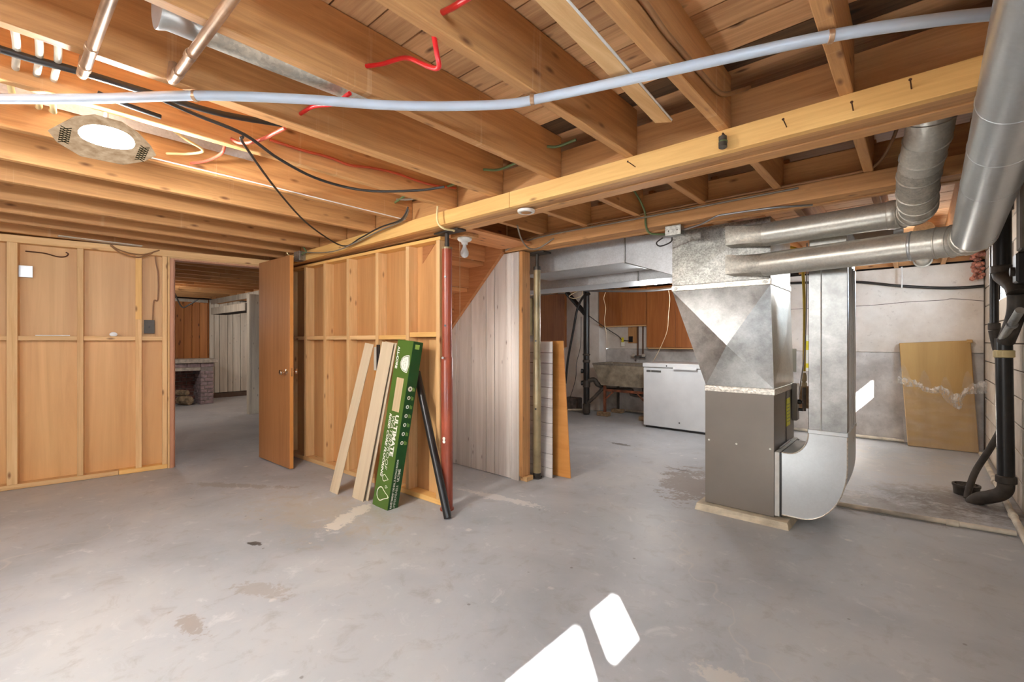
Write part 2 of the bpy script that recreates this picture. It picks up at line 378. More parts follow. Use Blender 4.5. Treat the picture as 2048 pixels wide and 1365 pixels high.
def atube(bm, pts, r, seg=8, caps=True):
    pts = [Vector(p) for p in pts]; rs = r if isinstance(r, (list, tuple)) else [r] * len(pts)
    u = None; rings = []
    for i, p in enumerate(pts):
        d = (pts[min(i + 1, len(pts) - 1)] - pts[max(i - 1, 0)])
        if d.length < 1e-6: d = Vector((0, 0, 1))
        d.normalize()
        if u is None: u, w = frame_at(d)
        else:
            u = (u - d * u.dot(d)); u = u.normalized() if u.length > 1e-5 else frame_at(d)[0]
            w = d.cross(u)
        rings.append(ring(bm, p, u, w, rs[i], seg))
    for a, b in zip(rings, rings[1:]): bridge(bm, a, b)
    if caps:
        bm.faces.new(rings[0][::-1]); bm.faces.new(rings[-1])
def smoothpath(pts, k=6):
    P = [Vector(p) for p in pts]
    if len(P) < 3: return P
    Q = [2 * P[0] - P[1]] + P + [2 * P[-1] - P[-2]]; out = []
    for i in range(1, len(Q) - 2):
        a, b, c, d = Q[i - 1:i + 3]
        for j in range(k):
            t = j / k
            out.append(0.5 * ((2 * b) + (c - a) * t + (2 * a - 5 * b + 4 * c - d) * t * t + (3 * b - a - 3 * c + d) * t ** 3))
    out.append(P[-1]); return out
def tube(name, pts, r, mat, parent=None, seg=8, k=6):
    bm = NB(); atube(bm, smoothpath(pts, k) if k else pts, r, seg); return link(name, bm, mat, parent, smooth=True)
def lathe(bm, c, prof, axis=(0, 0, 1), seg=20):
    u, w = frame_at(axis); ax = Vector(axis).normalized(); c = Vector(c); rs = []
    for r, h in prof: rs.append(ring(bm, c + ax * h, u, w, max(r, 1e-4), seg))
    for a, b in zip(rs, rs[1:]): bridge(bm, a, b)
    bm.faces.new(rs[0][::-1]); bm.faces.new(rs[-1])
def turned(name, c, prof, mat, parent=None, axis=(0, 0, 1), seg=20):
    bm = NB(); lathe(bm, c, prof, axis, seg); return link(name, bm, mat, parent, smooth=True)
def prism(bm, poly, axis, a0, a1):
    # poly: 2-D points in the plane normal to axis
    def p3(q, a):
        return {'y': (q[0], a, q[1]), 'x': (a, q[0], q[1]), 'z': (q[0], q[1], a)}[axis]
    A = [bm.verts.new(p3(q, a0)) for q in poly]; B = [bm.verts.new(p3(q, a1)) for q in poly]
    bm.faces.new(A); bm.faces.new(B[::-1]); k = len(A)
    for i in range(k): bm.faces.new((A[i], B[i], B[(i + 1) % k], A[(i + 1) % k]))
def cable(name, pts, r, mat, label, cat='cable', group=None, k=6):
    o = tube(name, pts, r, mat, None, 10, k); return tag(o, label, cat, group)
def dup(o, loc, parent=None):
    c = o.copy(); COL.objects.link(c); c.parent = parent or o.parent; c.location = loc; return c
#BODY
# ================================================================== THE SETTING
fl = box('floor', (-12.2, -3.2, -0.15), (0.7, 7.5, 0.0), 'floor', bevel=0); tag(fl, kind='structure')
# ---- ceiling: subfloor boards, joists, two built-up beams
ceil = empty('ceiling', (0, 0, 2.335), kind='structure')
bk = box('subfloor_backing', (-12.2, -3.2, 2.372), (0.7, 7.5, 2.42), 'backing', ceil, 0)
y = -3.1; first = None
while y < 7.4:
    w = 0.142
    ln = box('plank', (-12.1, y + 0.003, 2.335), (0.64, y + w - 0.003, 2.36), 'subfloor', ceil, 0) if first is None else dup(first, (first.location[0], y + w / 2 - 0, first.location[2] + random.uniform(-0.0015, 0.0015)))
    first = first or ln
    if 1.88 < y + w / 2 < 2.06 or 2.9 < y + w / 2 < 3.06:
        ln.data = ln.data.copy(); ln.data.materials.clear(); ln.data.materials.append(M['subdark'])
    y += w
JX = [0.24, -0.17, -0.585, -1.01, -1.455, -1.885, -2.30, -2.80, -3.29, -3.75, -4.26, -4.66, -5.05, -5.47, -5.9, -6.32, -6.74, -7.16, -7.58, -8.0, -8.42, -8.84, -9.26, -9.68, -10.1, -10.52, -10.94]
def joists(xs, y0, y1, z0=2.10):
    f = None
    for x in xs:
        t = 0.042
        if f is None: f = j = box('joist', (x - t, y0, z0), (x, y1, 2.333), 'joisty', ceil, 0.003)
        else: j = dup(f, (x - t / 2 - wloc(ceil).x, f.location[1], f.location[2]))
joists(JX, -3.1, 2.049)
joists([x for x in JX if x > -2.6], 2.251, 3.049)
joists([x for x in JX if x > -5.2], 3.221, 7.40)
joists([x for x in JX if x < -5.3], 2.052, 7.40)
box('batten', (-2.34 - 0.028, -0.7, 2.128), (-2.343, 1.0, 2.155), 'piney', ceil)
box('doubled_joist', (-1.885 - 0.078, 0.50, 2.106), (-1.929, 2.045, 2.333), 'joisty', ceil)
def beam(y0, x0, x1, plies, ledger_parts):
    b = empty('beam', (0, y0, 2.01), parent=ceil)
    yy = y0
    for i in range(plies):
        dz = [0, 0.002, -0.001, 0.0015][i % 4]
        box('ply', (x0, yy + 0.0022, 2.012 + dz * 1.5), (x1, yy + 0.0478, 2.255), 'joistx', b, 0.003); yy += 0.05
    for a, c in ledger_parts:
        box('ledger', (a + 0.001, y0 - 0.04, 2.008), (c - 0.001, y0 - 0.0005, 2.0995), 'ledgerx' if y0 < 3 else 'joistx', b, 0.002)
    return b
B1 = beam(2.05, -5.25, 0.555, 4, [(-5.25, -1.80), (-1.80, 0.55)])
B2 = beam(3.05, -2.76, 0.555, 3, [(-2.75, 0.55)])
B2b = beam(3.05, -11.2, -8.45, 3, [])
for i in range(18): box('cladding_board', (-11.2 + i * 0.153, 3.036, 1.995), (-11.05 + i * 0.153, 3.0485, 2.098), 'panelcream', B2b, 0.002)
def nail(p, d, ln=0.05):
    p = Vector(p); d = Vector(d).normalized()
    bm = NB(); atube(bm, [p - d * 0.01, p + d * ln], 0.0021, 6); atube(bm, [p + d * ln, p + d * (ln + 0.002)], 0.0048, 8)
    return link('nail', bm, 'nail', B1, smooth=True)
for x, z, d in ((-1.00, 2.045, (-0.35, -1, 0.35)), (-0.375, 2.04, (-0.05, -1, 0.25)), (-0.17, 2.035, (0.0, -1, 0.2)), (-0.015, 2.055, (-0.05, -1, 0.2))):
    nail((x, 2.01, z), d)
# ---- outer walls
wr = empty('wall_right', (0.66, 2, 0), kind='structure')
W1 = (5.60, 6.22); W2 = (-0.66, 0.275); ZS, ZT = 1.57, 1.99
box('slab_piece', (0.568, -3.2, 0), (0.66, 7.5, ZS), 'blockdark', wr, 0)
box('slab_piece', (0.568, -3.2, ZT), (0.66, 7.5, 2.4), 'blockdark', wr, 0)
for a, c in ((-3.2, W2[0] - 0.12), (W2[1], W1[0] - 0.12), (W1[1], 7.5)):
    box('slab_piece', (0.568, a, ZS), (0.66, c, ZT), 'blockdark', wr, 0)
box('plaster_face', (0.556, -3.2, 0.0), (0.567, 4.2, ZS), 'whitewall', wr, 0)
fb = None
for r in range(12):
    for k in range(-1, 8):
        y0 = 4.22 + k * 0.405 + (0.2 if r % 2 else 0.0); y1 = y0 + 0.395
        y0 = max(y0, 4.21); y1 = min(y1, 7.215)
        z0 = 0.004 + r * 0.2; z1 = min(z0 + 0.19, 2.4)
        if y1 - y0 < 0.05 or y0 > 7.2: continue
        if z1 > ZS and z0 < ZT and y1 > W1[0] - 0.12 and y0 < W1[1]:
            if r * 0.2 + 0.15 > ZS: continue
        o = box('block', (0.556 + random.uniform(-0.002, 0.002), y0, z0), (0.58, y1, z1), 'block', wr, 0.004)
def window(nm, y0, y1, mull):
    w = empty(nm, (0.6, (y0 + y1) / 2, ZS), kind='structure')
    x0, x1 = 0.562, 0.60
    box('window_frame', (x0, y0 - 0.1, 1.845), (x1, y1 + 0.04, 1.99), 'weather', w)
    box('window_frame', (x0, y0 - 0.03, ZS - 0.03), (x1, y1 + 0.03, ZS + 0.004), 'whiteplastic', w)
    box('window_frame', (x0, y0 - 0.12, ZS), (x1, y0, 1.85), 'whiteplastic', w)
    box('window_frame', (x0, y1, ZS), (x1, y1 + 0.03, 1.85), 'whiteplastic', w)
    for m0, m1 in mull: box('window_mullion', (x0, m0, ZS), (x1, m1, 1.85), 'whiteplastic', w)
    box('window_pane', (0.58, y0, ZS), (0.584, y1, 1.85), 'glass', w, 0)
window('window_1', W1[0], W1[1], [])
window('window_2', W2[0] + 0.02, W2[1] - 0.005, [(-0.055, 0.045)])
wb = empty('wall_back', (-3, 7.3, 0), kind='structure')
box('upper_panel', (-4.16, 7.215, 1.085), (0.56, 7.5, 2.10), 'whitewall', wb, 0.004)
box('lower_panel', (-12.2, 7.235, 0), (0.56, 7.5, 1.083), 'greywall', wb, 0)
box('side_panel', (-12.2, 7.0, 0), (-4.16, 7.23, 2.12), 'whitewall', wb, 0.004)
box('top_panel', (-12.2, 7.3, 2.0), (0.6, 7.5, 2.4), 'backing', wb, 0)
bm = NB()
pts = [(0.55, 7.216, 1.66), (0.30, 7.216, 1.70), (0.22, 7.216, 1.69), (-0.1, 7.216, 1.685), (-0.4, 7.216, 1.665), (-0.8, 7.216, 1.66), (-1.6, 7.216, 1.65)]
atube(bm, smoothpath(pts, 4), 0.004, 5); link('crack_line', bm, 'blockdark', wb)
box('rim_board', (-1.2, 7.18, 2.24), (0.555, 7.215, 2.335), 'joistx', wb)
box('rim_board', (-1.2, 7.19, 2.12), (0.555, 7.22, 2.237), 'joistx', wb)
box('corner_seam', (0.545, 7.205, 0), (0.556, 7.214, 2.1), 'blockdark', wb, 0)
wf = box('wall_front', (-12.2, -3.2, 0), (0.56, -3.05, 2.4), 'whitewall', None, 0); tag(wf, kind='structure')
# ---- left stud wall (turned 9.4 degrees), built straight along y and turned about its base
wl = empty('wall_left', (-5.555, 0, 0), kind='structure')
X0 = -5.555
def L(lo, hi): return (X0 + lo[0], lo[1], lo[2]), (X0 + hi[0], hi[1], hi[2])
def lbox(name, lo, hi, mat, bev=0.002):
    a, b = L(lo, hi); return box(name, a, b, mat, wl, bev)
lbox('bottom_plate', (-0.09, -3.0, 0.002), (0.0, 0.755, 0.042), 'piney')
lbox('bottom_plate', (-0.09, 0.757, 0.002), (0.0, 1.11, 0.042), 'ledgery')
lbox('top_plate', (-0.09, -3.0, 2.03), (0.0, 1.96, 2.09), 'piney')
LS = [(-2.2, 0.04), (-1.3, 0.04), (-0.40, 0.06), (0.095, 0.062), (0.502, 0.041), (0.897, 0.046), (1.09, 0.038)]
for s, w in LS: lbox('stud', (-0.09, s - w / 2, 0.043), (-0.001, s + w / 2, 2.029), 'pinez')
lbox('nailer_strip', (-0.02, 0.874, 1.42), (0.006, 0.92, 1.98), 'ledgerz')
for (s0, w0), (s1, w1) in zip(LS, LS[1:]):
    a, b = s0 + w0 / 2, s1 - w1 / 2
    lbox('rail', (-0.085, a, 1.225), (-0.012, b, 1.262), 'piney')
    lbox('plywood_panel', (-0.094, a - 0.02, 1.245), (-0.088, b + 0.02, 2.05), 'plyz', 0)
    lbox('plywood_panel', (-0.0945, a - 0.02, 0.03), (-0.0885, b + 0.02, 1.243), 'plymid', 0)
lbox('plywood_panel', (-0.096, -3.0, 0), (-0.0895, -2.0, 2.09), 'plyz', 0)
lbox('back_sheathing', (-0.105, -3.0, 0), (-0.097, 1.111, 2.09), 'plydark', 0)
# door jambs and header
lbox('door_jamb', (-0.11, 1.112, 0), (0.004, 1.129, 2.028), 'pinez')
lbox('door_jamb', (-0.12, 1.130, 0), (0.008, 1.160, 2.015), 'jamb')
lbox('door_stop', (-0.07, 1.1605, 0), (-0.03, 1.172, 2.0), 'jamb')
lbox('door_jamb', (-0.12, 1.925, 0), (0.004, 1.955, 2.015), 'jamb')
lbox('door_header', (-0.12, 1.1605, 2.0), (0.008, 1.924, 2.016), 'jamb')
lbox('door_header', (-0.10, 1.130, 2.017), (0.0, 1.955, 2.029), 'piney')
lbox('stud', (-0.09, 1.956, 0.0), (0, 2.0, 2.09), 'pinez')
lbox('wall_end', (-0.10, 2.0, 0.0), (-0.05, 2.18, 2.09), 'plydark')
wl.rotation_euler = (0, 0, R(-9.4))
# ---- stud wall under the beam
wm = empty('wall_middle', (-4.66, 2.10, 0), kind='structure')
YF = 2.10
def mbox(name, lo, hi, mat, bev=0.002):
    return box(name, (lo[0], YF + lo[1], lo[2]), (hi[0], YF + hi[1], hi[2]), mat, wm, bev)
mbox('bottom_plate', (-5.18, 0, 0.002), (-3.15, 0.09, 0.042), 'pinex')
mbox('bottom_plate', (-3.149, 0, 0.002), (-2.63, 0.09, 0.042), 'ledgerx')
mbox('top_plate', (-5.18, 0, 1.972), (-2.64, 0.09, 1.997), 'ledgerx')
MS = [-5.06, -4.70, -4.32, -3.91, -3.46, -3.05, -2.69]
for x in MS: mbox('stud', (x, 0.001, 0.043), (x + 0.04, 0.0895, 1.971), 'pinez')
for i, (a, b) in enumerate(zip(MS, MS[1:])):
    mbox('rail', (a + 0.041, 0.008, 1.232 + (0.02 if i == 5 else 0)), (b - 0.001, 0.085, 1.268 + (0.02 if i == 5 else 0)), 'ledgerx' if i >= 4 else 'pinex')
    mbox('plywood_panel', (a + 0.02, 0.0905, 0.02), (b + 0.02, 0.097, 2.0), 'plydark', 0)
mbox('panel_strip', (-2.86, 0.082, 0.043), (-2.70, 0.0904, 1.23), 'plyz', 0)
mbox('far_skin', (-5.18, 0.098, 0), (-2.66, 0.104, 2.0), 'plydark', 0)
wm.rotation_euler = (0, 0, R(2.4))
# ---- panelled wall beyond the stairs
wp = empty('wall_stair', (-3.2, 3.05, 0), kind='structure')
gx = [-5.3, -5.0, -4.7, -4.4, -4.1, -3.8, -3.55, -3.416, -3.208, -3.006, -2.896, -2.689]
for a, b in zip(gx, gx[1:]): box('panel_board', (a + 0.004, 3.03, 0.004), (b - 0.004, 3.04, 2.0), 'panelw', wp, 0.001)
box('corner_board', (-2.687, 3.024, 0.0), (-2.60, 3.04, 2.0), 'panelw', wp)
box('panel_backing', (-5.3, 3.0405, 0), (-2.605, 3.05, 2.0), 'backing', wp, 0)
box('end_stud', (-2.599, 3.03, 0.04), (-2.562, 3.135, 2.0), 'joistz', wp)
box('foot_block', (-2.61, 3.05, 0.0), (-2.53, 3.14, 0.04), 'piney', wp)
box('back_sheet', (-5.3, 3.136, 0), (-2.61, 3.142, 2.0), 'plydark', wp, 0)
# ---- far room seen through the doorway
w5 = empty('wall_far', (-11.3, 3, 0), kind='structure')
yy = 1.6
while yy < 3.02:
    box('pine_board', (-11.32, yy + 0.002, 0), (-11.30, yy + 0.138, 2.1), 'pinewall', w5, 0.004); yy += 0.14
yy = 3.02
for w in (0.09, 0.10, 0.16, 0.10, 0.15, 0.13, 0.18, 0.12, 0.15, 0.10, 0.16, 0.14, 0.2):
    box('panel_board', (-11.28, yy + 0.004, 0.11), (-11.26, yy + w - 0.004, 2.1), 'panelcream', w5, 0.002); yy += w
box('baseboard_strip', (-11.275, 3.02, 0), (-11.25, yy, 0.10), 'baseb', w5)
box('wall_core', (-11.6, -3.2, 0), (-11.33, 7.5, 2.4), 'backing', w5, 0)
box('cornice_strip', (-11.29, 1.6, 2.03), (-11.26, 3.0, 2.09), 'panelcream', w5)
w6 = empty('wall_passage', (-8.3, 4, 0), kind='structure')
for i in range(6):
    box('panel_board', (-8.32, 2.83 + i * 0.2, 0.0), (-8.30, 3.026 + i * 0.2, 2.0), 'panelcream', w6, 0.002)
box('corner_board', (-8.42, 2.80, 0.0), (-8.30, 2.828, 2.0), 'panelcream', w6)
box('wall_core', (-8.42, 2.829, 0.0), (-8.321, 4.05, 2.0), 'plydark', w6, 0)
hb = empty('trim_1', (-9.8, 2.8, 1.75), kind='structure')
for i in range(9):
    box('bulkhead_board', (-10.26 + i * 0.202, 2.78, 1.733), (-10.06 + i * 0.202, 2.80, 1.862), 'panelcream', hb, 0.002)
box('bulkhead_core', (-10.26, 2.801, 1.733), (-8.43, 3.04, 1.862), 'backing', hb, 0)
box('soffit_board', (-2.76, 2.262, 2.03), (-2.42, 2.98, 2.05), 'stairy', ceil)
box('soffit_board', (-2.66, 2.30, 2.004), (-2.50, 2.44, 2.029), 'joistx', ceil)
# ================================================================== DOOR, STAIRS, COLUMNS
d1 = empty('door_1', (-5.14, 1.85, 0), kind='structure')
box('door_leaf', (-5.135, 1.825, 0.012), (-4.435, 1.858, 2.03), 'door', d1, 0.001)
box('leaf_edge', (-4.4345, 1.825, 0.012), (-4.427, 1.858, 2.03), 'dooredge', d1, 0.001)
kn = [(0.026, 0), (0.026, 0.004), (0.010, 0.012), (0.010, 0.03), (0.024, 0.042), (0.027, 0.053), (0.022, 0.064), (0.008, 0.067)]
k = turned('door_knob', (-4.495, 1.825, 0.925), kn, 'chrome', d1, (0, -1, 0)); k['label'] = 'chrome door knob'
turned('door_knob', (-4.495, 1.858, 0.925), kn, 'chrome', d1, (0, 1, 0))
box('latch_plate', (-4.4275, 1.833, 0.885), (-4.4258, 1.85, 0.965), 'chrome', d1, 0)
for z in (0.2, 1.8): turned('hinge', (-5.142, 1.86, z), [(0.007, 0), (0.007, 0.09)], 'steel', d1)
d1.rotation_euler = (0, 0, R(1.5))
# stairs seen from underneath
st = empty('staircase', (-4.9, 2.6, 0), 'open-backed wooden staircase rising behind the stud wall, seen from below', 'staircase')
st['kind'] = 'thing'
run, rise, x1, z1 = 0.216, 0.225, -3.218, 1.689
def stringer(y0, y1):
    bm = NB()
    def P(x, off): return (x, z1 + (x - x1) * rise / run + off)
    xa, xb = -4.88, -2.765
    poly = [P(xa, -0.15), P(xb, -0.15), (xb, 2.25), P(-2.62, 0.05) if False else (xb - 0.12, 2.25), P(xa, 0.14)]
    poly = [(x, max(z, 0.0)) for x, z in poly]
    prism(bm, poly, 'y', y0, y1); return link('stringer', bm, 'stairx', st, bevel=0.002)
stringer(2.99, 3.028); stringer(2.262, 2.30)
n = -7
for n in range(-7, 3):
    x = x1 + n * run; z = z1 + n * rise
    if z < 0.05 or z > 2.2: continue
    box('tread', (x - 0.265, 2.301, z), (x + 0.002, 2.989, z + 0.035), 'stairy', st, 0.002)
    if z + rise < 2.36: box('riser', (x - 0.262 + 0.27, 2.301, z + 0.036 - 0.0), (x + 0.026, 2.989, z + rise - 0.001), 'stairy', st, 0.001)
box('landing_trim', (-2.764, 2.30, 2.10), (-2.72, 3.0, 2.3), 'stairy', st)
# steel columns
c1 = empty('steel_post', (-2.50, 2.17, 0), 'round red-painted steel post with a screw jack head under the beam', 'post', kind='thing')
turned('shaft', (-2.50, 2.17, 0.06), [(0.036, 0), (0.036, 1.83)], 'redpaint', c1, seg=24)
turned('sleeve', (-2.50, 2.17, 0.075), [(0.042, 0), (0.042, 1.02), (0.037, 1.03)], 'redpaint', c1, seg=24)
turned('cap_ring', (-2.50, 2.17, 1.885), [(0.038, 0), (0.038, 0.012)], 'tanpaint', c1)
turned('jack_screw', (-2.50, 2.17, 1.897), [(0.016, 0), (0.018, 0.02), (0.016, 0.04), (0.016, 0.1)], 'darksteel', c1)
bm = NB(); abox(bm, (-2.60, 2.13, 1.998), (-2.34, 2.21, 2.0085)); link('top_plate', bm, 'darksteel', c1)
turned('base_plate', (-2.50, 2.17, 0.0), [(0.05, 0), (0.05, 0.012), (0.042, 0.013), (0.042, 0.074)], 'redpaint', c1)
bm = NB()
for dz in (0, 0.022): lathe(bm, (-2.483, 2.1285, 0.50 + dz), [(0.012, 0), (0.012, 0.002)], (0.3, -1, 0), 12)
k = link('painted_mark', bm, 'print', c1); k['label'] = 'white painted figure 8'
turned('adjusting_pin', (-2.48, 2.12, 1.10), [(0.008, 0), (0.008, 0.02)], 'steel', c1, (0.5, -0.8, 0))
for z in (1.33, 1.68): turned('pin_hole', (-2.482, 2.139, z), [(0.008, 0), (0.008, 0.003)], 'black', c1, (0.45, -0.9, 0))
c1.location.x -= 0.05
c2 = empty('steel_post', (-2.535, 3.20, 0), 'thin tan steel post beside the panelled wall corner', 'post', kind='thing')
turned('shaft', (-2.535, 3.20, 0.05), [(0.031, 0), (0.031, 1.80)], 'tanpaint', c2, seg=24)
turned('sleeve', (-2.535, 3.20, 0.05), [(0.036, 0), (0.036, 1.0), (0.032, 1.01)], 'tanpaint', c2, seg=24)
turned('collar', (-2.535, 3.20, 1.85), [(0.034, 0), (0.034, 0.03)], 'darksteel', c2)
turned('jack_screw', (-2.535, 3.20, 1.88), [(0.015, 0), (0.015, 0.11)], 'darksteel', c2)
bm = NB(); abox(bm, (-2.62, 3.145, 1.99), (-2.42, 3.255, 2.005)); link('top_plate', bm, 'darksteel', c2)
turned('base_plate', (-2.535, 3.20, 0.0), [(0.045, 0), (0.045, 0.012), (0.036, 0.013), (0.036, 0.049)], 'darksteel', c2)
for z in (0.62, 1.22): turned('pin_hole', (-2.522, 3.164, z), [(0.008, 0), (0.008, 0.004)], 'black', c2, (0.35, -0.9, 0))
# ================================================================== LEANING MATERIALS
def text(name, body, size, parent, loc, rotz, mat, bold=0.0, shear=0.0, squeeze=1.0):
    cu = bpy.data.curves.new(name, 'FONT'); cu.body = body; cu.size = size; cu.offset = bold; cu.shear = shear
    cu.align_x = 'LEFT'; cu.resolution_u = 2
    tmp = bpy.data.objects.new('tmp', cu); COL.objects.link(tmp)
    dg = bpy.context.evaluated_depsgraph_get(); me = bpy.data.meshes.new_from_object(tmp.evaluated_get(dg))
    bpy.data.objects.remove(tmp)
    for v in me.vertices: v.co.x *= squeeze
    me.materials.clear(); me.materials.append(M[mat])
    o = bpy.data.objects.new(name, me); COL.objects.link(o); o.parent = parent
    o.location = loc; o.rotation_euler = rotz
    return o
gb = empty('flooring_carton', (-3.045, 1.868, 0.004), 'green printed flooring carton leaning upright on the stud wall', 'carton')
GX, GY = -3.045, 1.868; GW, GD, GH = 0.195, 0.088, 1.245
box('carton_front', (GX, GY, 0.004), (GX + GW, GY + 0.003, GH), 'boxgreen', gb, 0)
body = box('carton_body', (GX, GY + 0.0031, 0.004), (GX + GW - 0.003, GY + GD, GH), 'boxgreen', gb, 0.001)
side = box('carton_side', (GX + GW - 0.0029, GY, 0.0045), (GX + GW + 0.0005, GY + GD, GH - 0.0005), 'boxdark', gb, 0.0)
box('end_flap', (GX + 0.002, GY + 0.004, GH), (GX + GW - 0.002, GY + GD - 0.004, GH + 0.002), 'boxgreen', gb, 0)
DN = (pi / 2, pi / 2, 0)        # reads downward on the front face
fz = -0.0012
text('lettering', 'ALL-CORE', 0.036, gb, (0.018, fz, 1.19), DN, 'print', 0.0014)
text('lettering', 'ULTIMATE', 0.058, gb, (0.118, fz, 0.69), DN, 'print', 0.0022, 0.0, 1.13)
text('lettering', 'WATERPROOF', 0.050, gb, (0.078, fz, 0.685), DN, 'print', -0.0004, 0.2, 1.20)
text('lettering', 'RIGID CORE FLOORING', 0.037, gb, (0.043, fz, 0.69), DN, 'print', 0.0012, 0.2, 1.17)
def flat(name, poly, mat, y, parent=gb, sidex=False):
    bm = NB()
    if sidex: vs = [bm.verts.new((GX + GW + 0.0012, GY + a, b)) for a, b in poly]
    else: vs = [bm.verts.new((GX + a, GY + y, b)) for a, b in poly]
    bm.faces.new(vs); return link(name, bm, mat, parent)
# shield logo, turned a quarter turn to read downward: outline, fill, brick courses
def shield(cx, cz, s):
    pts = []
    for i in range(9):
        t = i / 8; pts.append((cx + s * 0.72 - s * 1.5 * t, cz + s * (0.98 * sqrt(max(0, 1 - t ** 2.2)))))
    low = [(a, 2 * cz - b) for a, b in pts[::-1]]
    return [(cx + s * 0.95, cz)] + pts + low[1:]
flat('emblem_edge', shield(0.125, 1.075, 0.066), 'print', fz)
flat('emblem_gap', shield(0.125, 1.075, 0.059), 'boxgreen', fz - 0.0003)
flat('emblem_field', shield(0.125, 1.075, 0.054), 'print', fz - 0.0006)
bm = NB()
for i in range(4):
    a = 0.07 + i * 0.024
    abox(bm, (GX + a, GY + fz - 0.001, 1.038), (GX + a + 0.0016, GY + fz - 0.0009, 1.112))
for j, b in enumerate((1.05, 1.062, 1.075, 1.088, 1.10)):
    for i in range(4):
        if (i + j) % 2: abox(bm, (GX + 0.055 + i * 0.024, GY + fz - 0.001, b), (GX + 0.079 + i * 0.024, GY + fz - 0.0009, b + 0.0014))
link('emblem_lines', bm, 'boxgreen', gb)['kind'] = 'stuff'
flat('printed_swatch', [(0.062, 0.715), (0.150, 0.715), (0.150, 0.965), (0.062, 0.965)], 'swatch', fz)
def drop(cx, cz, r, th):
    bm = NB(); out = []; inn = []
    for i in range(24):
        a = 2 * pi * i / 24
        rr = 1.0 + 0.95 * max(0, cos(a)) ** 6
        out.append((cx + r * rr * cos(a), cz + r * sin(a) * (1 - 0.25 * max(0, cos(a)))))
        rr2 = (r - th) / r
        inn.append((cx + (r * rr - th * (1 + 0.6 * max(0, cos(a)) ** 6)) * cos(a), cz + (r - th) * sin(a) * (1 - 0.25 * max(0, cos(a)))))
    A = [bm.verts.new((GX + p, GY + fz, q)) for p, q in out]; B = [bm.verts.new((GX + p, GY + fz, q)) for p, q in inn]
    bridge(bm, A, B); return link('drop_mark', bm, 'print', gb)
drop(0.085, 0.105, 0.052, 0.007); drop(0.10, 0.225, 0.026, 0.005); drop(0.135, 0.168, 0.011, 0.004)
flat('corner_mark', [(0.02, 1.19), (0.06, 1.19), (0.06, 1.225), (0.02, 1.225)], 'printlime', 0, gb, True)
UP = (pi / 2, -pi / 2, pi / 2)   # reads upward on the side face
sx_ = GW + 0.0014
text('lettering', 'REV\u00caTEMENT DE SOL \u00c0 NOYAU RIGIDE', 0.020, gb, (sx_, 0.030, 0.020), UP, 'print', 0.0006)
text('lettering', 'IMPERM\u00c9ABLE ', 0.027, gb, (sx_, 0.060, 0.022), UP, 'print', -0.0002)
text('lettering', 'ULTIME', 0.027, gb, (sx_, 0.060, 0.215), UP, 'print', 0.0010)
for i in range(7):
    zz = 0.50 + i * 0.066; rad = 0.014 if i < 6 else 0.019
    ic = turned('round_icon', (GX + GW + 0.0006, GY + 0.034, zz), [(rad, 0), (rad, 0.0008)], 'print', gb, (1, 0, 0), 14)
    box('icon_glyph', (GX + GW + 0.0014, GY + 0.029, zz - 0.006), (GX + GW + 0.0018, GY + 0.039, zz + 0.006), 'boxdark', ic, 0)
    cl = NB()
    for q in range(3): abox(cl, (GX + GW + 0.0008, GY + 0.056 + q * 0.008, zz - 0.016), (GX + GW + 0.0014, GY + 0.0595 + q * 0.008, zz + 0.014 - q * 0.004))
    link('icon_caption', cl, 'printlime', gb)['kind'] = 'stuff'
gb.rotation_euler = (R(-7.6), R(4.2), 0)
def lean_plank(loc, w, h, t, rx, ry, label, rz=0.0):
    e = empty('flooring_plank', loc, label, 'plank', 'loose vinyl flooring planks')
    x, y, z = loc
    box('board', (x, y, z + 0.001), (x + w, y + t * 0.6, z + h), 'vinyl', e, 0.0008)
    box('core_layer', (x - 0.004, y + t * 0.6 + 0.0002, z + 0.001), (x + w - 0.004, y + t, z + h - 0.004), 'darkwood', e, 0.0005)
    e.rotation_euler = (R(rx), R(ry), R(rz)); return e
lean_plank((-3.572, 1.80, 0.002), 0.125, 1.235, 0.009, -11.2, 6.4, 'single pale oak flooring plank at the left, leaning steepest on the stud wall')
lean_plank((-3.305, 1.848, 0.002), 0.155, 1.235, 0.009, -8.6, 6.2, 'front pale oak plank of the leaning pair next to the green carton')
lean_plank((-3.288, 1.878, 0.002), 0.158, 1.235, 0.009, -8.0, 6.0, 'rear oak plank of the pair, mostly hidden behind the front one')
pp = empty('plastic_pipe', (-2.412, 2.062, 0.03), 'black plastic drain pipe leaning between the green carton and the red post', 'pipe')
a = Vector((-2.412, 2.062, 0.004)); b = Vector((-2.90, 2.165, 0.98))
bm = NB(); atube(bm, [a, b], 0.028, 20, False); atube(bm, [b, a], 0.024, 20, False); link('pipe_wall', bm, 'black', pp, smooth=True)
# scrap strips standing behind the planks
s1 = empty('scrap_strip', (-3.31, 2.06, 0), 'narrow strip with a pale label end, standing between the leaning planks', 'scrap')
box('strip_board', (-3.33, 2.062, 0.002), (-3.27, 2.074, 0.98), 'orangeply', s1)
box('label_end', (-3.335, 2.058, 0.98), (-3.30, 2.074, 1.17), 'panelcream', s1)
box('dark_end', (-3.299, 2.06, 0.98), (-3.262, 2.072, 1.19), 'black', s1)
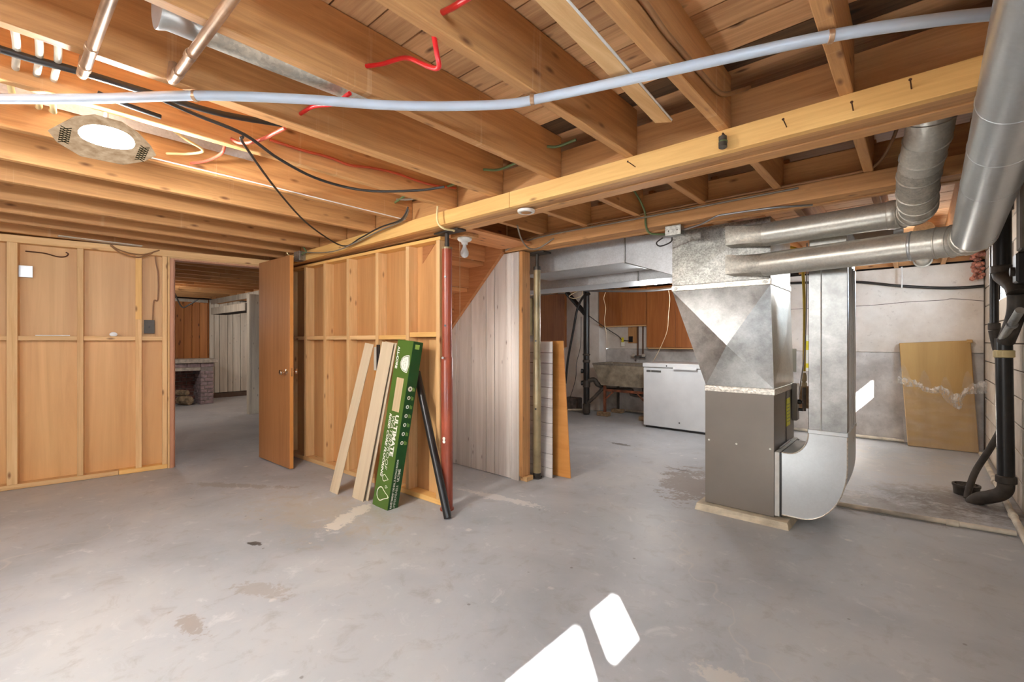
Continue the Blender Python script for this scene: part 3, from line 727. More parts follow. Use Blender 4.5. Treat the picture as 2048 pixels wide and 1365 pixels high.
# boards leaning by the tan post
wbd = empty('shiplap_sheet', (-2.60, 3.31, 0), 'white grooved shiplap sheet leaning behind the tan post', 'sheet')
zs = [0.002, 0.085, 0.21, 0.36, 0.48, 0.62, 0.70, 0.80, 0.92, 1.02, 1.115, 1.22]
for z0, z1_ in zip(zs, zs[1:]):
    f0, f1 = z0 / 1.22, (z1_ - 0.006) / 1.22
    bm = NB()
    def pt(f, z): return ((-2.80 - 0.04 * f, 3.30 + 0.08 * f, z), (-2.425 - 0.06 * f, 3.275 + 0.08 * f, z))
    (l0, r0), (l1, r1) = pt(f0, z0), pt(f1, z1_ - 0.005)
    o = Vector((0.0, 0.009, 0))
    hexa(bm, [Vector(l0), Vector(r0), Vector(r0) + o, Vector(l0) + o, Vector(l1), Vector(r1), Vector(r1) + o, Vector(l1) + o])
    link('board', bm, 'shiplap', wbd)
bm = NB(); o = Vector((0, 0.01, 0)); o2 = Vector((0, 0.014, 0))
(l0, r0), (l1, r1) = pt(0, 0.002), pt(1, 1.21)
hexa(bm, [Vector(l0) + o, Vector(r0) + o, Vector(r0) + o2, Vector(l0) + o2, Vector(l1) + o, Vector(r1) + o, Vector(r1) + o2, Vector(l1) + o2])
link('backing_sheet', bm, 'darkwood', wbd)
bm = NB(); o = Vector((0, 0.012, 0))
q = [Vector((-2.75, 3.345, 0.002)), Vector((-2.298, 3.375, 0.002)), Vector((-2.80, 3.46, 1.215)), Vector((-2.445, 3.47, 1.222))]
hexa(bm, [q[0], q[1], q[1] + o, q[0] + o, q[2], q[3], q[3] + o, q[2] + o])
tag(link('plywood_sheet', bm, 'orangeply', bevel=0.002), 'orange plywood sheet leaning behind the white grooved sheet', 'sheet')
# ================================================================== FURNACE AND DUCTS
pd = NB(); hexa(pd, [(-1.21, 3.365, 0.0), (-0.618, 3.375, 0), (-0.595, 4.2, 0), (-1.21, 4.2, 0), (-1.20, 3.375, 0.046), (-0.632, 3.388, 0.046), (-0.60, 4.19, 0.046), (-1.20, 4.19, 0.046)])
bmesh.ops.subdivide_edges(pd, edges=pd.edges[:], cuts=3, use_grid_fill=True)
for v in pd.verts:
    if v.co.z > 0.02: v.co += Vector((random.uniform(-.003, .003), random.uniform(-.004, .004), random.uniform(-.002, .001)))
pad = link('concrete_pad', pd, 'padconc', smooth=False); tag(pad, 'low cream concrete slab under the furnace', 'slab', kind='thing')
fx0, fx1, fy0, fy1 = -1.157, -0.712, 3.428, 4.085
fu = empty('furnace', (-0.93, 3.75, 0.046), 'grey-brown sheet metal furnace cabinet on the concrete slab', 'furnace')
box('cabinet', (fx0 + 0.004, fy0 + 0.006, 0.047), (fx1 - 0.002, fy1, 0.862), 'furnace', fu, 0.003)
box('front_panel', (fx0, fy0, 0.05), (fx1, fy0 + 0.0055, 0.860), 'furnace', fu, 0.002)
for x, z in ((-1.13, 0.505), (-0.945, 0.502), (-0.735, 0.499)): turned('screw_head', (x, fy0, z), [(0.0075, 0), (0.0055, 0.004)], 'print', fu, (0, -1, 0), 10)
bm = NB(); abox(bm, (fx0 - 0.004, fy0 - 0.003, 0.858), (fx1 + 0.004, fy1 + 0.003, 0.90))
link('foil_band', bm, 'foil', fu, bevel=0.002)
box('side_seam', (fx1 - 0.0015, 3.80, 0.49), (fx1 + 0.003, 3.806, 0.855), 'furnace', fu)
k = box('inspection_tag', (fx1 - 0.001, 3.80, 0.60), (fx1 + 0.0035, 3.92, 0.80), 'yellow', fu, 0); k['label'] = 'yellow inspection tag'
bm = NB()
for i in range(6): abox(bm, (fx1 + 0.0036, 3.808, 0.63 + i * 0.025), (fx1 + 0.004, 3.905, 0.634 + i * 0.025))
link('tag_lines', bm, 'greycable', fu)['kind'] = 'stuff'
box('control_box', (fx1, 3.99, 0.62), (fx1 + 0.035, 4.08, 0.90), 'furnace', fu, 0.004)
turned('gas_valve_knob', (fx1 + 0.035, 4.03, 0.76), [(0.018, 0), (0.018, 0.02), (0.012, 0.022), (0.012, 0.03)], 'black', fu, (1, 0, 0))
turned('gas_valve_knob', (fx1 + 0.035, 4.05, 0.70), [(0.012, 0), (0.012, 0.03)], 'black', fu, (1, 0, 0))
box('filter_rail', (fx1 + 0.001, fy0 + 0.004, 0.06), (fx1 + 0.030, 4.05, 0.484), 'filterwhite', fu, 0.002)
box('filter_gap', (fx1 + 0.0305, fy0 + 0.01, 0.06), (fx1 + 0.042, 4.04, 0.478), 'black', fu, 0)
bm = NB(); atube(bm, [(fx1 + 0.008, 3.55 + 0.0, 0.487), (fx1 + 0.008, 3.9, 0.487)], 0.006, 8); link('rail_latch', bm, 'steel', fu, smooth=True)
# supply plenum with cross-broken faces
pl = empty('supply_plenum', (-0.95, 3.76, 0.90), 'flaring galvanised plenum with cross-broken faces on top of the furnace', 'duct')
def crossbroken(name, quad, out, mat, amount=0.014, t=0.0):
    q = [Vector(p) for p in quad]; c = sum(q, Vector()) / 4 + Vector(out) * amount
    if t: c = Vector(t)
    bm = NB(); vs = [bm.verts.new(p) for p in q]; m = bm.verts.new(c)
    for i in range(4): bm.faces.new((vs[i], vs[(i + 1) % 4], m))
    n0 = Vector(out)
    bi = [bm.verts.new(p - n0 * 0.004) for p in q]
    bm.faces.new(bi[::-1])
    for i in range(4): bm.faces.new((vs[i], bi[i], bi[(i + 1) % 4], vs[(i + 1) % 4]))
    return link(name, bm, mat, pl)
xb0, xb1, yb0, yb1 = fx0 + 0.004, fx1 - 0.002, fy0 + 0.004, 4.08
xt0, xt1, yt0, yt1 = -1.402, -0.734, fy0 + 0.002, 4.06
zb, zt, zc = 0.90, 1.60, 2.05
crossbroken('front_face', [(xb0, yb0, zb), (xb1, yb0, zb), (xt1, yt0, zt), (xt0, yt0, zt)], (0, -1, 0), 'galv', t=(-0.995, yb0 - 0.055, 1.19))
crossbroken('right_face', [(xb1, yb0, zb), (xb1, yb1, zb), (xt1, yt1, zt), (xt1, yt0, zt)], (1, 0, 0), 'galvdull', 0.02)
crossbroken('left_face', [(xb0, yb1, zb), (xb0, yb0, zb), (xt0, yt0, zt), (xt0, yt1, zt)], (-0.9, 0, -0.4), 'galvdull', 0.015)
crossbroken('rear_face', [(xb1, yb1, zb), (xb0, yb1, zb), (xt0, yt1, zt), (xt1, yt1, zt)], (0, 1, 0), 'galvdull', 0.015)
bm = NB(); abox(bm, (xt0 - 0.004, yt0 - 0.006, 1.598), (xt1 + 0.006, yt1 + 0.004, 1.64)); link('seam_band', bm, 'foil', pl, bevel=0.003)
crossbroken('upper_front_face', [(xt0, yt0, 1.641), (xt1, yt0, 1.641), (xt1, yt0, zc), (xt0, yt0, zc)], (0, -1, 0), 'galvsp', t=(-1.19, yt0 - 0.010, 1.76))
crossbroken('upper_right_face', [(xt1, yt0, 1.641), (xt1, yt1, 1.641), (xt1, yt1, zc), (xt1, yt0, zc)], (1, 0, 0), 'galvdull', 0.01)
crossbroken('upper_left_face', [(xt0, yt1, 1.641), (xt0, yt0, 1.641), (xt0, yt0, zc), (xt0, yt1, zc)], (-1, 0, 0), 'galvdull', 0.0)
crossbroken('upper_rear_face', [(xt1, yt1, 1.641), (xt0, yt1, 1.641), (xt0, yt1, zc), (xt1, yt1, zc)], (0, 1, 0), 'galvdull', 0.01)
box('lid', (xt0, yt0, zc), (xt1, yt1, zc + 0.003), 'galvdull', pl, 0)
for x in (xt0 + 0.03, xt1 - 0.03): tube('corner_rivet', [(x, yt0 - 0.006, 1.618), (x, yt0 - 0.012, 1.618)], 0.012, 'galvsp', pl)
# trunk duct to the left of the plenum
tr = empty('trunk_duct', (-2.1, 3.65, 1.86), 'long grey rectangular trunk duct running left from the plenum under the joists', 'duct')
def slabduct(name, prof_a, prof_b, xa, xb, mat):
    # prof = (y0, y1, z0, z1)
    bm = NB(); A = prof_a; B = prof_b
    hexa(bm, [(xa, A[0], A[2]), (xb, B[0], B[2]), (xb, B[1], B[2]), (xa, A[1], A[2]), (xa, A[0], A[3]), (xb, B[0], B[3]), (xb, B[1], B[3]), (xa, A[1], A[3])])
    return link(name, bm, mat, tr, bevel=0.002)
slabduct('taper_section', (3.45, 3.95, 1.87, 2.075), (3.45, 3.98, 1.725, 2.06), -1.805, -1.404, 'galvgrey')
slabduct('straight_section', (3.45, 3.95, 1.865, 2.075), (3.45, 3.95, 1.87, 2.075), -2.95, -1.815, 'galvgrey')
box('drive_cleat', (-1.816, 3.443, 1.862), (-1.803, 3.955, 2.078), 'galv', tr)
tr2 = empty('return_duct_run', (-2.6, 4.3, 1.79), 'darker deep duct running behind the trunk duct', 'duct')
bm = NB(); abox(bm, (-4.3, 4.02, 1.79), (-1.42, 4.42, 2.07)); link('duct_section', bm, 'galvgrey', tr2, bevel=0.003)
box('drive_cleat', (-1.98, 4.013, 1.785), (-1.965, 4.427, 2.073), 'galv', tr2)
# round duct runs
def boot(parent, zc_, x0=-0.975, x1=-0.745, hh=0.064, r=0.0735, yc=3.335):
    bm = NB(); seg = 24
    rect = []
    for i in range(seg):
        a = 2 * pi * i / seg; c_, s_ = cos(a), sin(a)
        m = max(abs(c_), abs(s_)); rect.append((c_ / m, s_ / m))
    A = [bm.verts.new((x0, 3.345 + p[0] * 0.066, zc_ + 0.018 + p[1] * hh)) for p in rect]
    Bm = [bm.verts.new((x0 + 0.03, 3.345 + p[0] * 0.066, zc_ + 0.016 + p[1] * hh)) for p in rect]
    Bx = [bm.verts.new((x1 - 0.02, yc + r * cos(2 * pi * i / seg), zc_ + r * sin(2 * pi * i / seg))) for i in range(seg)]
    D = [bm.verts.new((x1 + 0.01, yc + r * cos(2 * pi * i / seg), zc_ + r * sin(2 * pi * i / seg))) for i in range(seg)]
    bridge(bm, A, Bm); bridge(bm, Bm, Bx); bridge(bm, Bx, D); bm.faces.new(A); bm.faces.new(D[::-1])
    return link('takeoff_boot', bm, 'galvdusty', parent, smooth=True)
def gore(parent, pts, r, mat, name='elbow', beads=()):
    bm = NB(); atube(bm, smoothpath(pts, 2), r, 24); o = link(name, bm, mat, parent, smooth=True)
    P = smoothpath(pts, 2)
    for i in range(1, len(P) - 1, 2):
        d = (P[i + 1] - P[i - 1]).normalized(); turned('seam_bead', P[i] - d * 0.004, [(r + 0.0005, 0), (r + 0.004, 0.002), (r + 0.004, 0.006), (r + 0.0005, 0.008)], mat, parent, d, 24)
    return o
ud = empty('round_duct', (-0.4, 3.33, 1.91), 'upper round galvanised duct bending up between the beams at its right end', 'duct')
boot(ud, 1.915)
tube('straight_pipe', [(-0.748, 3.335, 1.915), (-0.12, 3.29, 1.917)], 0.075, 'galvdull', ud, 28, 0)
turned('crimp_ring', (-0.125, 3.29, 1.917), [(0.0755, 0), (0.078, 0.003), (0.078, 0.035), (0.0755, 0.038)], 'galvdull', ud, (1, -0.07, 0), 28)
gore(ud, [(-0.09, 3.29, 1.917), (-0.03, 3.26, 1.915), (0.0, 3.17, 1.905), (0.0, 3.04, 1.905), (0.0, 2.90, 1.91), (0.0, 2.78, 1.94), (0.01, 2.66, 1.99)], 0.0765, 'galvdusty')
gore(ud, [(0.01, 2.665, 1.987), (0.022, 2.57, 2.03), (0.035, 2.49, 2.07), (0.042, 2.42, 2.14), (0.045, 2.39, 2.22), (0.045, 2.385, 2.32)], 0.0765, 'galvdull')
ld = empty('round_duct', (-0.3, 3.2, 1.72), 'lower round galvanised duct turning into a large pipe that climbs toward the camera', 'duct')
boot(ld, 1.72)
tube('straight_pipe', [(-0.748, 3.335, 1.72), (0.05, 3.16, 1.715)], 0.075, 'galvdull', ld, 28, 0)
turned('crimp_ring', (-0.03, 3.177, 1.7155), [(0.0755, 0), (0.078, 0.003), (0.078, 0.012), (0.0755, 0.015)], 'galvbright', ld, (0.976, -0.214, -0.006), 28)
gore(ld, [(0.045, 3.161, 1.715), (0.10, 3.147, 1.714), (0.155, 3.118, 1.712), (0.19, 3.06, 1.712), (0.198, 2.99, 1.717)], 0.0775, 'galvdull')
tube('large_pipe', [(0.198, 2.995, 1.716), (0.2, 1.15, 1.965)], 0.081, 'galvbright', ld, 32, 0)
d_ = Vector((0.0, -1.845, 0.249)).normalized()
for t in (0.62, 0.92, 1.2): turned('seam_bead', Vector((0.199, 2.995, 1.716)) + d_ * t, [(0.0815, 0), (0.0828, 0.002), (0.0828, 0.004), (0.0815, 0.006)], 'galvbright', ld, d_, 32)
# return duct: riser, curved boot
rd = empty('return_duct', (-0.42, 3.75, 0.09), 'shiny galvanised return riser with curved elbow boot, right of the furnace', 'duct')
rx0, rx1, ry0, ry1 = -0.520, -0.318, 3.43, 3.93
box('riser', (rx0, ry0 + 0.004, 0.645), (rx1, ry1, 1.70), 'galv', rd, 0.003)
for i, yv in enumerate((3.52, 3.60, 3.70, 3.80)): tube('side_rib', [(rx1 + 0.001, yv, 0.65), (rx1 + 0.001, yv, 1.69)], 0.006, 'galvbright', rd)
bm = NB(); atube(bm, [(rx0 + 0.068, ry0 + 0.003, 0.65), (rx0 + 0.068, ry0 + 0.003, 1.70)], 0.004, 8); link('front_seam', bm, 'galvbright', rd, smooth=True)
bm = NB(); abox(bm, (rx0 + 0.004, ry0 + 0.006, 1.70), (rx1 - 0.004, ry1 - 0.02, 1.93)); link('upper_section', bm, 'galvdull', rd, bevel=0.003)
bm = NB(); abox(bm, (rx0 - 0.004, ry0, 0.632), (rx1 + 0.004, ry1 + 0.004, 0.66)); link('joint_band', bm, 'galvbright', rd, bevel=0.003)
cxn, czn = -0.650, 0.632; xin = rx0; pin = czn - 0.150
outer, inner = [], []
for i in range(13):
    a = -pi / 2 + (pi / 2) * i / 12
    outer.append((cxn + 0.09 + (rx1 - cxn - 0.09) * cos(a), czn - 0.18 + (czn - 0.18 - 0.078) * sin(a)))
    inner.append((cxn + 0.02 + (rx0 - cxn - 0.02) * cos(a), czn + 0.145 * sin(a)))
profile = [(cxn - 0.018, 0.078)] + outer + [(rx1, czn)] + [(rx0, czn)] + inner[::-1] + [(cxn - 0.018, pin + 0.005)]
def clean(p):
    o = []
    for q in p:
        if not o or (Vector(q) - Vector(o[-1])).length > 1e-4: o.append(q)
    return o
bm = NB(); prism(bm, clean(profile), 'y', ry0, ry1); link('elbow_boot', bm, 'galvbright', rd, smooth=True)
bm = NB(); atube(bm, [(p[0], ry0 - 0.001, p[1]) for p in [(cxn - 0.018, 0.078)] + outer + [(rx1, czn)]], 0.004, 6); link('rolled_edge', bm, 'foil', rd, smooth=True)
bm = NB(); atube(bm, [(p[0], ry0 - 0.001, p[1]) for p in [(cxn - 0.018, pin + 0.005)] + inner], 0.004, 6); link('rolled_edge', bm, 'foil', rd, smooth=True)
rb = empty('sheet_metal_box', (-0.35, 4.05, 1.93), 'small bright sheet metal box behind the two round ducts', 'duct')
bm = NB(); abox(bm, (-0.60, 4.02, 1.90), (-0.12, 4.4, 2.05)); link('box_shell', bm, 'galvbright', rb, bevel=0.003)
bm = NB(); atube(bm, [(-0.12, 4.02, 1.97), (-0.07, 4.02, 1.97)], 0.05, 16); link('collar', bm, 'galv', rb, smooth=True)
# ================================================================== LAUNDRY CORNER
fr = empty('chest_freezer', (-2.33, 6.42, 0), 'white enamel chest freezer with a long lid handle, right of the concrete sink', 'freezer')
box('body', (-2.915, 6.105, 0.03), (-1.75, 6.75, 0.845), 'enamel', fr, 0.008)
box('lid', (-2.922, 6.09, 0.853), (-1.743, 6.75, 0.912), 'enamel', fr, 0.008)
box('lid_gasket', (-2.90, 6.12, 0.845), (-1.77, 6.74, 0.853), 'greycable', fr, 0)
box('kick_base', (-2.89, 6.13, 0.001), (-1.77, 6.72, 0.03), 'black', fr, 0)
bm = NB(); prism(bm, [(6.06, 0.835), (6.095, 0.845), (6.095, 0.872), (6.065, 0.866)], 'x', -2.47, -2.16); k = link('lid_handle', bm, 'enamel', fr, bevel=0.002)
bd = box('name_badge', (-2.865, 6.099, 0.785), (-2.655, 6.105, 0.812), 'badge', fr, 0.001)
box('badge_divider', (-2.80, 6.0975, 0.787), (-2.796, 6.099, 0.81), 'print', bd, 0)
turned('lid_lock', (-2.57, 6.09, 0.878), [(0.010, 0), (0.008, 0.004)], 'black', fr, (0, -1, 0), 12)
turned('drain_plug', (-2.40, 6.105, 0.115), [(0.010, 0), (0.008, 0.004)], 'black', fr, (0, -1, 0), 12)
sk = empty('laundry_sink', (-3.45, 6.8, 0), 'stained concrete laundry tub on a rusty metal frame', 'sink')
bm = NB()
o_ = [(-3.975, 6.49), (-2.93, 6.49), (-2.93, 7.12), (-3.975, 7.12)]; bt = [(-3.87, 6.56), (-2.99, 6.56), (-2.99, 7.1), (-3.87, 7.1)]
def inset(p, d): return [(p[0][0] + d, p[0][1] + d), (p[1][0] - d, p[1][1] + d), (p[2][0] - d, p[2][1] - d), (p[3][0] + d, p[3][1] - d)]
lv = [(bt, 0.50), (o_, 0.82), (o_, 0.855), (inset(o_, 0.045), 0.855), (inset(bt, 0.045), 0.56)]
rr = [[bm.verts.new((x, y, z)) for x, y in p] for p, z in lv]
for a, b in zip(rr, rr[1:]): bridge(bm, a, b)
bm.faces.new(rr[0][::-1]); bm.faces.new(rr[-1])
link('basin', bm, 'concretesink', sk)
bm = NB()
for (x0, x1, y0, y1) in ((-3.98, -2.925, 6.483, 6.50), (-3.985, -3.97, 6.484, 7.12)): abox(bm, (x0, y0, 0.832), (x1, y1, 0.862))
link('rim_edge', bm, 'weather', sk)['kind'] = 'stuff'
bm = NB(); th = [(0.075 * cos(2 * pi * i / 20), 0.075 * sin(2 * pi * i / 20)) for i in range(21)]
atube(bm, [(-3.40 + a, 6.505 + 0.02 - b * 0.2, 0.70 + b) for a, b in th], 0.004, 5); link('cast_emblem', bm, 'concretesink', sk, smooth=True)
for x, y in ((-3.82, 6.60), (-3.10, 6.60), (-3.82, 7.04), (-3.10, 7.04)):
    box('leg', (x - 0.018, y - 0.018, 0.065), (x + 0.018, y + 0.018, 0.50), 'rust' if y < 6.8 else 'dustblack', sk)
box('cross_bar', (-3.80, 6.59, 0.40), (-3.12, 6.61, 0.44), 'rust', sk)
for s_, x in ((1, -3.80), (-1, -3.12)):
    bm = NB(); atube(bm, [(x, 6.6, 0.28), (x + s_ * 0.13, 6.6, 0.40)], 0.012, 6); link('brace', bm, 'rust', sk, smooth=True)
tube('drain_tail', [(-3.25, 6.8, 0.5), (-3.25, 6.8, 0.36), (-3.45, 6.78, 0.36), (-3.45, 6.78, 0.44), (-3.9, 6.7, 0.42)], 0.025, 'dustblack', sk)
fa = empty('wall_faucet', (-3.42, 7.1, 0.95), 'old twin-handle wall faucet with two riser pipes above the concrete tub', 'faucet')
for x in (-3.50, -3.41): tube('riser_pipe', [(x, 7.13, 0.98), (x, 7.13, 1.47)], 0.012, 'nail', fa)
tube('faucet_body', [(-3.54, 7.10, 0.96), (-3.36, 7.10, 0.96)], 0.024, 'steel', fa, 10, 0)
tube('spout', [(-3.45, 7.08, 0.96), (-3.45, 6.98, 0.94), (-3.45, 6.93, 0.90)], 0.014, 'steel', fa)
for x in (-3.54, -3.36):
    turned('valve_handle', (x, 7.06, 0.98), [(0.012, 0), (0.03, 0.012), (0.03, 0.02), (0.01, 0.024)], 'galvdull', fa, (0, -1, 0.3), 12)
ob = empty('outlet_board', (-3.6, 7.2, 1.3), 'brown board with a black outlet on the wall over the tub', 'outlet')
box('board', (-3.71, 7.19, 1.18), (-3.55, 7.214, 1.46), 'joistz', ob); box('socket', (-3.69, 7.17, 1.20), (-3.62, 7.19, 1.30), 'black', ob, 0.004)
def cabinet(name, x0, x1, y0, y1, z0, z1, doors, label, mat='veneer'):
    e = empty(name, ((x0 + x1) / 2, y1, z0), label, 'cabinet')
    box('carcass', (x0, y0 + 0.02, z0), (x1, y1, z1), mat, e)
    w = (x1 - x0) / doors
    for i in range(doors): box('door', (x0 + i * w + 0.002, y0, z0 + 0.004), (x0 + (i + 1) * w - 0.002, y0 + 0.019, z1 - 0.004), mat, e)
    box('bottom_rail', (x0 + 0.01, y0 + 0.03, z0 - 0.02), (x1 - 0.01, y0 + 0.05, z0 - 0.001), 'pinex', e)
    return e
cabinet('wall_cabinet', -4.14, -3.275, 6.95, 7.21, 1.48, 2.09, 2, 'short brown veneer wall cabinet above the tub')
cabinet('wall_cabinet', -3.265, -1.85, 6.95, 7.21, 1.115, 2.09, 3, 'tall brown veneer wall cabinet above the freezer')
cabinet('wall_cabinet', -5.54, -4.84, 6.92, 6.99, 1.11, 2.09, 1, 'brown veneer wall cabinet left of the black soil stack')
cabinet('shelf_unit', -6.5, -5.64, 6.6, 6.98, 1.33, 2.05, 1, 'cream painted cabinet seen between the corner stud and the tan post', 'creamcable')
sp = empty('soil_stack', (-4.12, 6.52, 0), 'thick black soil stack with side branches in front of the back wall', 'pipe')
tube('main_pipe', [(-4.12, 6.52, 0.0), (-4.12, 6.52, 2.09)], 0.05, 'black', sp, 18, 0)
for z, h in ((0.02, 0.16), (0.45, 0.12), (0.86, 0.05), (0.98, 0.03)): turned('coupling', (-4.12, 6.52, z), [(0.052, 0), (0.062, 0.006), (0.062, h - 0.006), (0.052, h)], 'dustblack', sp, seg=18)
tube('upper_branch', [(-4.50, 6.50, 2.05), (-4.12, 6.50, 1.66)], 0.042, 'black', sp, 16, 0)
tube('lower_branch', [(-4.12, 6.5, 0.16), (-3.98, 6.55, 0.30), (-3.86, 6.62, 0.45)], 0.028, 'dustblack', sp, 12, 0)
tube('sink_trap', [(-4.12, 6.52, 0.55), (-4.0, 6.56, 0.58), (-3.95, 6.6, 0.50), (-3.88, 6.68, 0.48)], 0.04, 'dustblack', sp, 12)
for z in (0.52, 0.72): turned('cleanout_cap', (-4.165, 6.50, z), [(0.03, 0), (0.04, 0.01), (0.04, 0.04), (0.02, 0.045)], 'black', sp, (-0.8, -0.6, 0), 14)
cable('drain_hose', [(-3.98, 6.40, 1.985), (-4.10, 6.40, 1.95), (-4.22, 6.40, 1.75), (-4.30, 6.4, 1.40), (-4.40, 6.40, 0.95), (-4.46, 6.4, 0.5)], 0.020, 'black', 'black drain hose drooping beside the soil stack', 'hose')
cable('thin_cord', [(-4.16, 6.42, 1.62), (-4.17, 6.42, 1.15), (-4.25, 6.42, 0.85), (-4.27, 6.42, 0.58), (-4.42, 6.45, 0.20)], 0.005, 'blackcable', 'thin dark cord hanging left of the soil stack', 'cord')
cable('power_cord', [(-4.05, 6.47, 1.64), (-3.99, 6.9, 1.45), (-3.85, 7.12, 1.30), (-3.80, 7.14, 1.24), (-3.66, 7.15, 1.22)], 0.007, 'blackcable', 'black power cord running to the outlet board', 'cord')
cable('conduit', [(-3.77, 5.5, 2.098), (-3.70, 5.5, 2.0), (-3.55, 5.5, 1.945), (-3.40, 5.5, 1.925), (-3.0, 5.5, 1.89), (-2.6, 5.5, 1.865), (-2.2, 5.5, 1.87), (-1.6, 5.5, 1.93), (-1.49, 5.5, 2.0), (-1.476, 5.5, 2.098)], 0.020, 'steel', 'grey conduit sagging across the laundry corner', 'pipe')
cable('pull_string', [(-3.17, 5.5, 1.89), (-3.20, 5.5, 1.80), (-3.17, 5.5, 1.66), (-3.19, 5.5, 1.50), (-3.16, 5.5, 1.32)], 0.0035, 'string', 'pale knotted string hanging from the grey conduit', 'string')
cable('dangling_string', [(-2.30, 5.505, 1.86), (-2.32, 5.6, 1.74), (-2.38, 5.7, 1.55), (-2.44, 5.8, 1.35), (-2.60, 5.95, 1.12), (-2.75, 6.05, 0.93)], 0.0035, 'string', 'thin pale string trailing down onto the freezer lid', 'string')
cable('wire_loop', [(-3.55, 5.49, 1.945), (-3.66, 5.45, 1.90), (-3.70, 5.4, 1.85), (-3.62, 5.42, 1.82), (-3.54, 5.47, 1.86), (-3.53, 5.49, 1.935)], 0.005, 'string', 'small pale wire loop under the duct', 'wire')
tg = empty('hanging_tag', (-3.75, 7.0, 1.2), 'small yellow and white paper tag on the cord over the tub', 'tag')
box('yellow_part', (-3.80, 7.125, 1.20), (-3.76, 7.128, 1.28), 'yellow', tg, 0); box('white_part', (-3.81, 7.125, 1.13), (-3.74, 7.128, 1.199), 'print', tg, 0)
for i, (x, y, lb) in enumerate(((-3.83, 6.58, 'tan brick under the front left leg of the tub'), (-3.82, 7.03, 'tan brick under the rear left leg of the tub'), (-3.10, 6.59, 'tan brick under the front right leg beside the freezer'))):
    tag(box('brick', (x - 0.10, y - 0.055, 0.001), (x + 0.10, y + 0.055, 0.064), 'tanbrick', None, 0.006), lb, 'brick')
tag(box('stone_block', (-4.72, 6.72, 0.001), (-4.44, 6.90, 0.22), 'darkstone', None, 0.015), 'dark brown block on the floor left of the soil stack', 'block')
cable('floor_pipe', [(-4.55, 6.62, 0.02), (-4.30, 6.60, 0.05), (-4.18, 6.60, 0.06)], 0.018, 'dirtypvc', 'short white pipe stub at the foot of the soil stack', 'pipe')
cable('floor_pipe', [(-3.75, 7.18, 0.03), (-2.95, 7.18, 0.03)], 0.018, 'dirtypvc', 'white pipe along the wall under the tub', 'pipe', k=0)
# ================================================================== BACK RIGHT CORNER
bx = empty('wrapped_carton', (0.17, 7.08, 0), 'tall flat cardboard carton half wrapped in clear plastic, against the back wall', 'carton')
bm = NB(); q = [Vector((-0.085, 7.03, 0.004)), Vector((0.50, 7.06, 0.004)), Vector((-0.165, 7.135, 1.195)), Vector((0.44, 7.15, 1.228))]; o = Vector((0.0, 0.055, 0))
hexa(bm, [q[0], q[1], q[1] + o, q[0] + o, q[2], q[3], q[3] + o, q[2] + o]); link('carton_body', bm, 'cardboard', bx, bevel=0.006)
bm = NB(); NX, NZ = 26, 22; g = []
for j in range(NZ + 1):
    row = []
    for i in range(NX + 1):
        u = -0.04 + 1.10 * i / NX; v = j / NZ * (0.64 + 0.10 * sin(i * 0.9) * (j / NZ) ** 2 + (0.06 if i < 5 else 0) * (j / NZ) - 0.07 * (j / NZ) * math.exp(-((i - 17) / 4.0) ** 2))
        b0 = q[0].lerp(q[1], u); t0 = q[2].lerp(q[3], u); p = b0.lerp(t0, v)
        amp = 0.004 + 0.022 * (j / NZ) ** 2
        p.y -= 0.008 + amp * (1 + sin(i * 1.7 + j * 0.8) * cos(j * 1.1 - i * 0.6)) + (0.02 * (j / NZ) if i in (0, NX) else 0)
        row.append(bm.verts.new(p))
    g.append(row)
for j in range(NZ):
    for i in range(NX): bm.faces.new((g[j][i], g[j][i + 1], g[j + 1][i + 1], g[j + 1][i]))
k = link('plastic_wrap', bm, 'film', bx, smooth=True); k['label'] = 'crumpled clear plastic film'
bm = NB()
tt = [(-0.175, 7.03, 0.80), (-0.09, 7.0, 0.79), (0.0, 6.985, 0.76), (0.10, 6.985, 0.69), (0.20, 6.99, 0.72), (0.32, 6.98, 0.64), (0.42, 6.99, 0.74), (0.55, 7.04, 0.80)]
hh_ = [0.07, 0.10, 0.07, 0.05, 0.09, 0.17, 0.10, 0.14]
tp = smoothpath(tt, 5); A = []; Bv = []; Cv = []
for i, p in enumerate(tp):
    u = i / (len(tp) - 1) * (len(hh_) - 1); h0 = hh_[int(u)] + (hh_[min(int(u) + 1, len(hh_) - 1)] - hh_[int(u)]) * (u - int(u))
    jz = 0.012 * sin(i * 2.3); A.append(bm.verts.new(p + Vector((0, 0.012 * sin(i * 1.9), jz))))
    Bv.append(bm.verts.new(p + Vector((0.012 * sin(i * 1.3), -0.022 - 0.012 * (i % 2), -h0 * 0.45)))); Cv.append(bm.verts.new(p + Vector((0.02 * sin(i * 0.8), 0.004 - 0.01 * (i % 3), -h0))))
for P_, Q_ in ((A, Bv), (Bv, Cv)):
    for i in range(len(A) - 1): bm.faces.new((P_[i], P_[i + 1], Q_[i + 1], Q_[i]))
link('folded_hem', bm, 'film2', bx)
box('corner_cap', (0.41, 7.13, 1.20), (0.455, 7.21, 1.236), 'cardboard', bx, 0.004)
ab = empty('drain_stack', (0.45, 4.83, 0), 'black plastic drain stack with a floor elbow along the right wall', 'pipe')
tube('upper_pipe', [(0.448, 4.74, 2.33), (0.448, 4.74, 1.70)], 0.05, 'black', ab, 18, 0)
turned('coupling', (0.448, 4.74, 2.14), [(0.052, 0), (0.06, 0.006), (0.06, 0.06), (0.052, 0.066)], 'black', ab, seg=18)
turned('coupling', (0.448, 4.74, 1.70), [(0.052, 0), (0.06, 0.006), (0.06, 0.05), (0.052, 0.056)], 'dustblack', ab, seg=18)
gore_pts = [(0.448, 4.74, 1.715), (0.452, 4.73, 1.68), (0.470, 4.69, 1.65), (0.495, 4.63, 1.60), (0.505, 4.59, 1.54)]
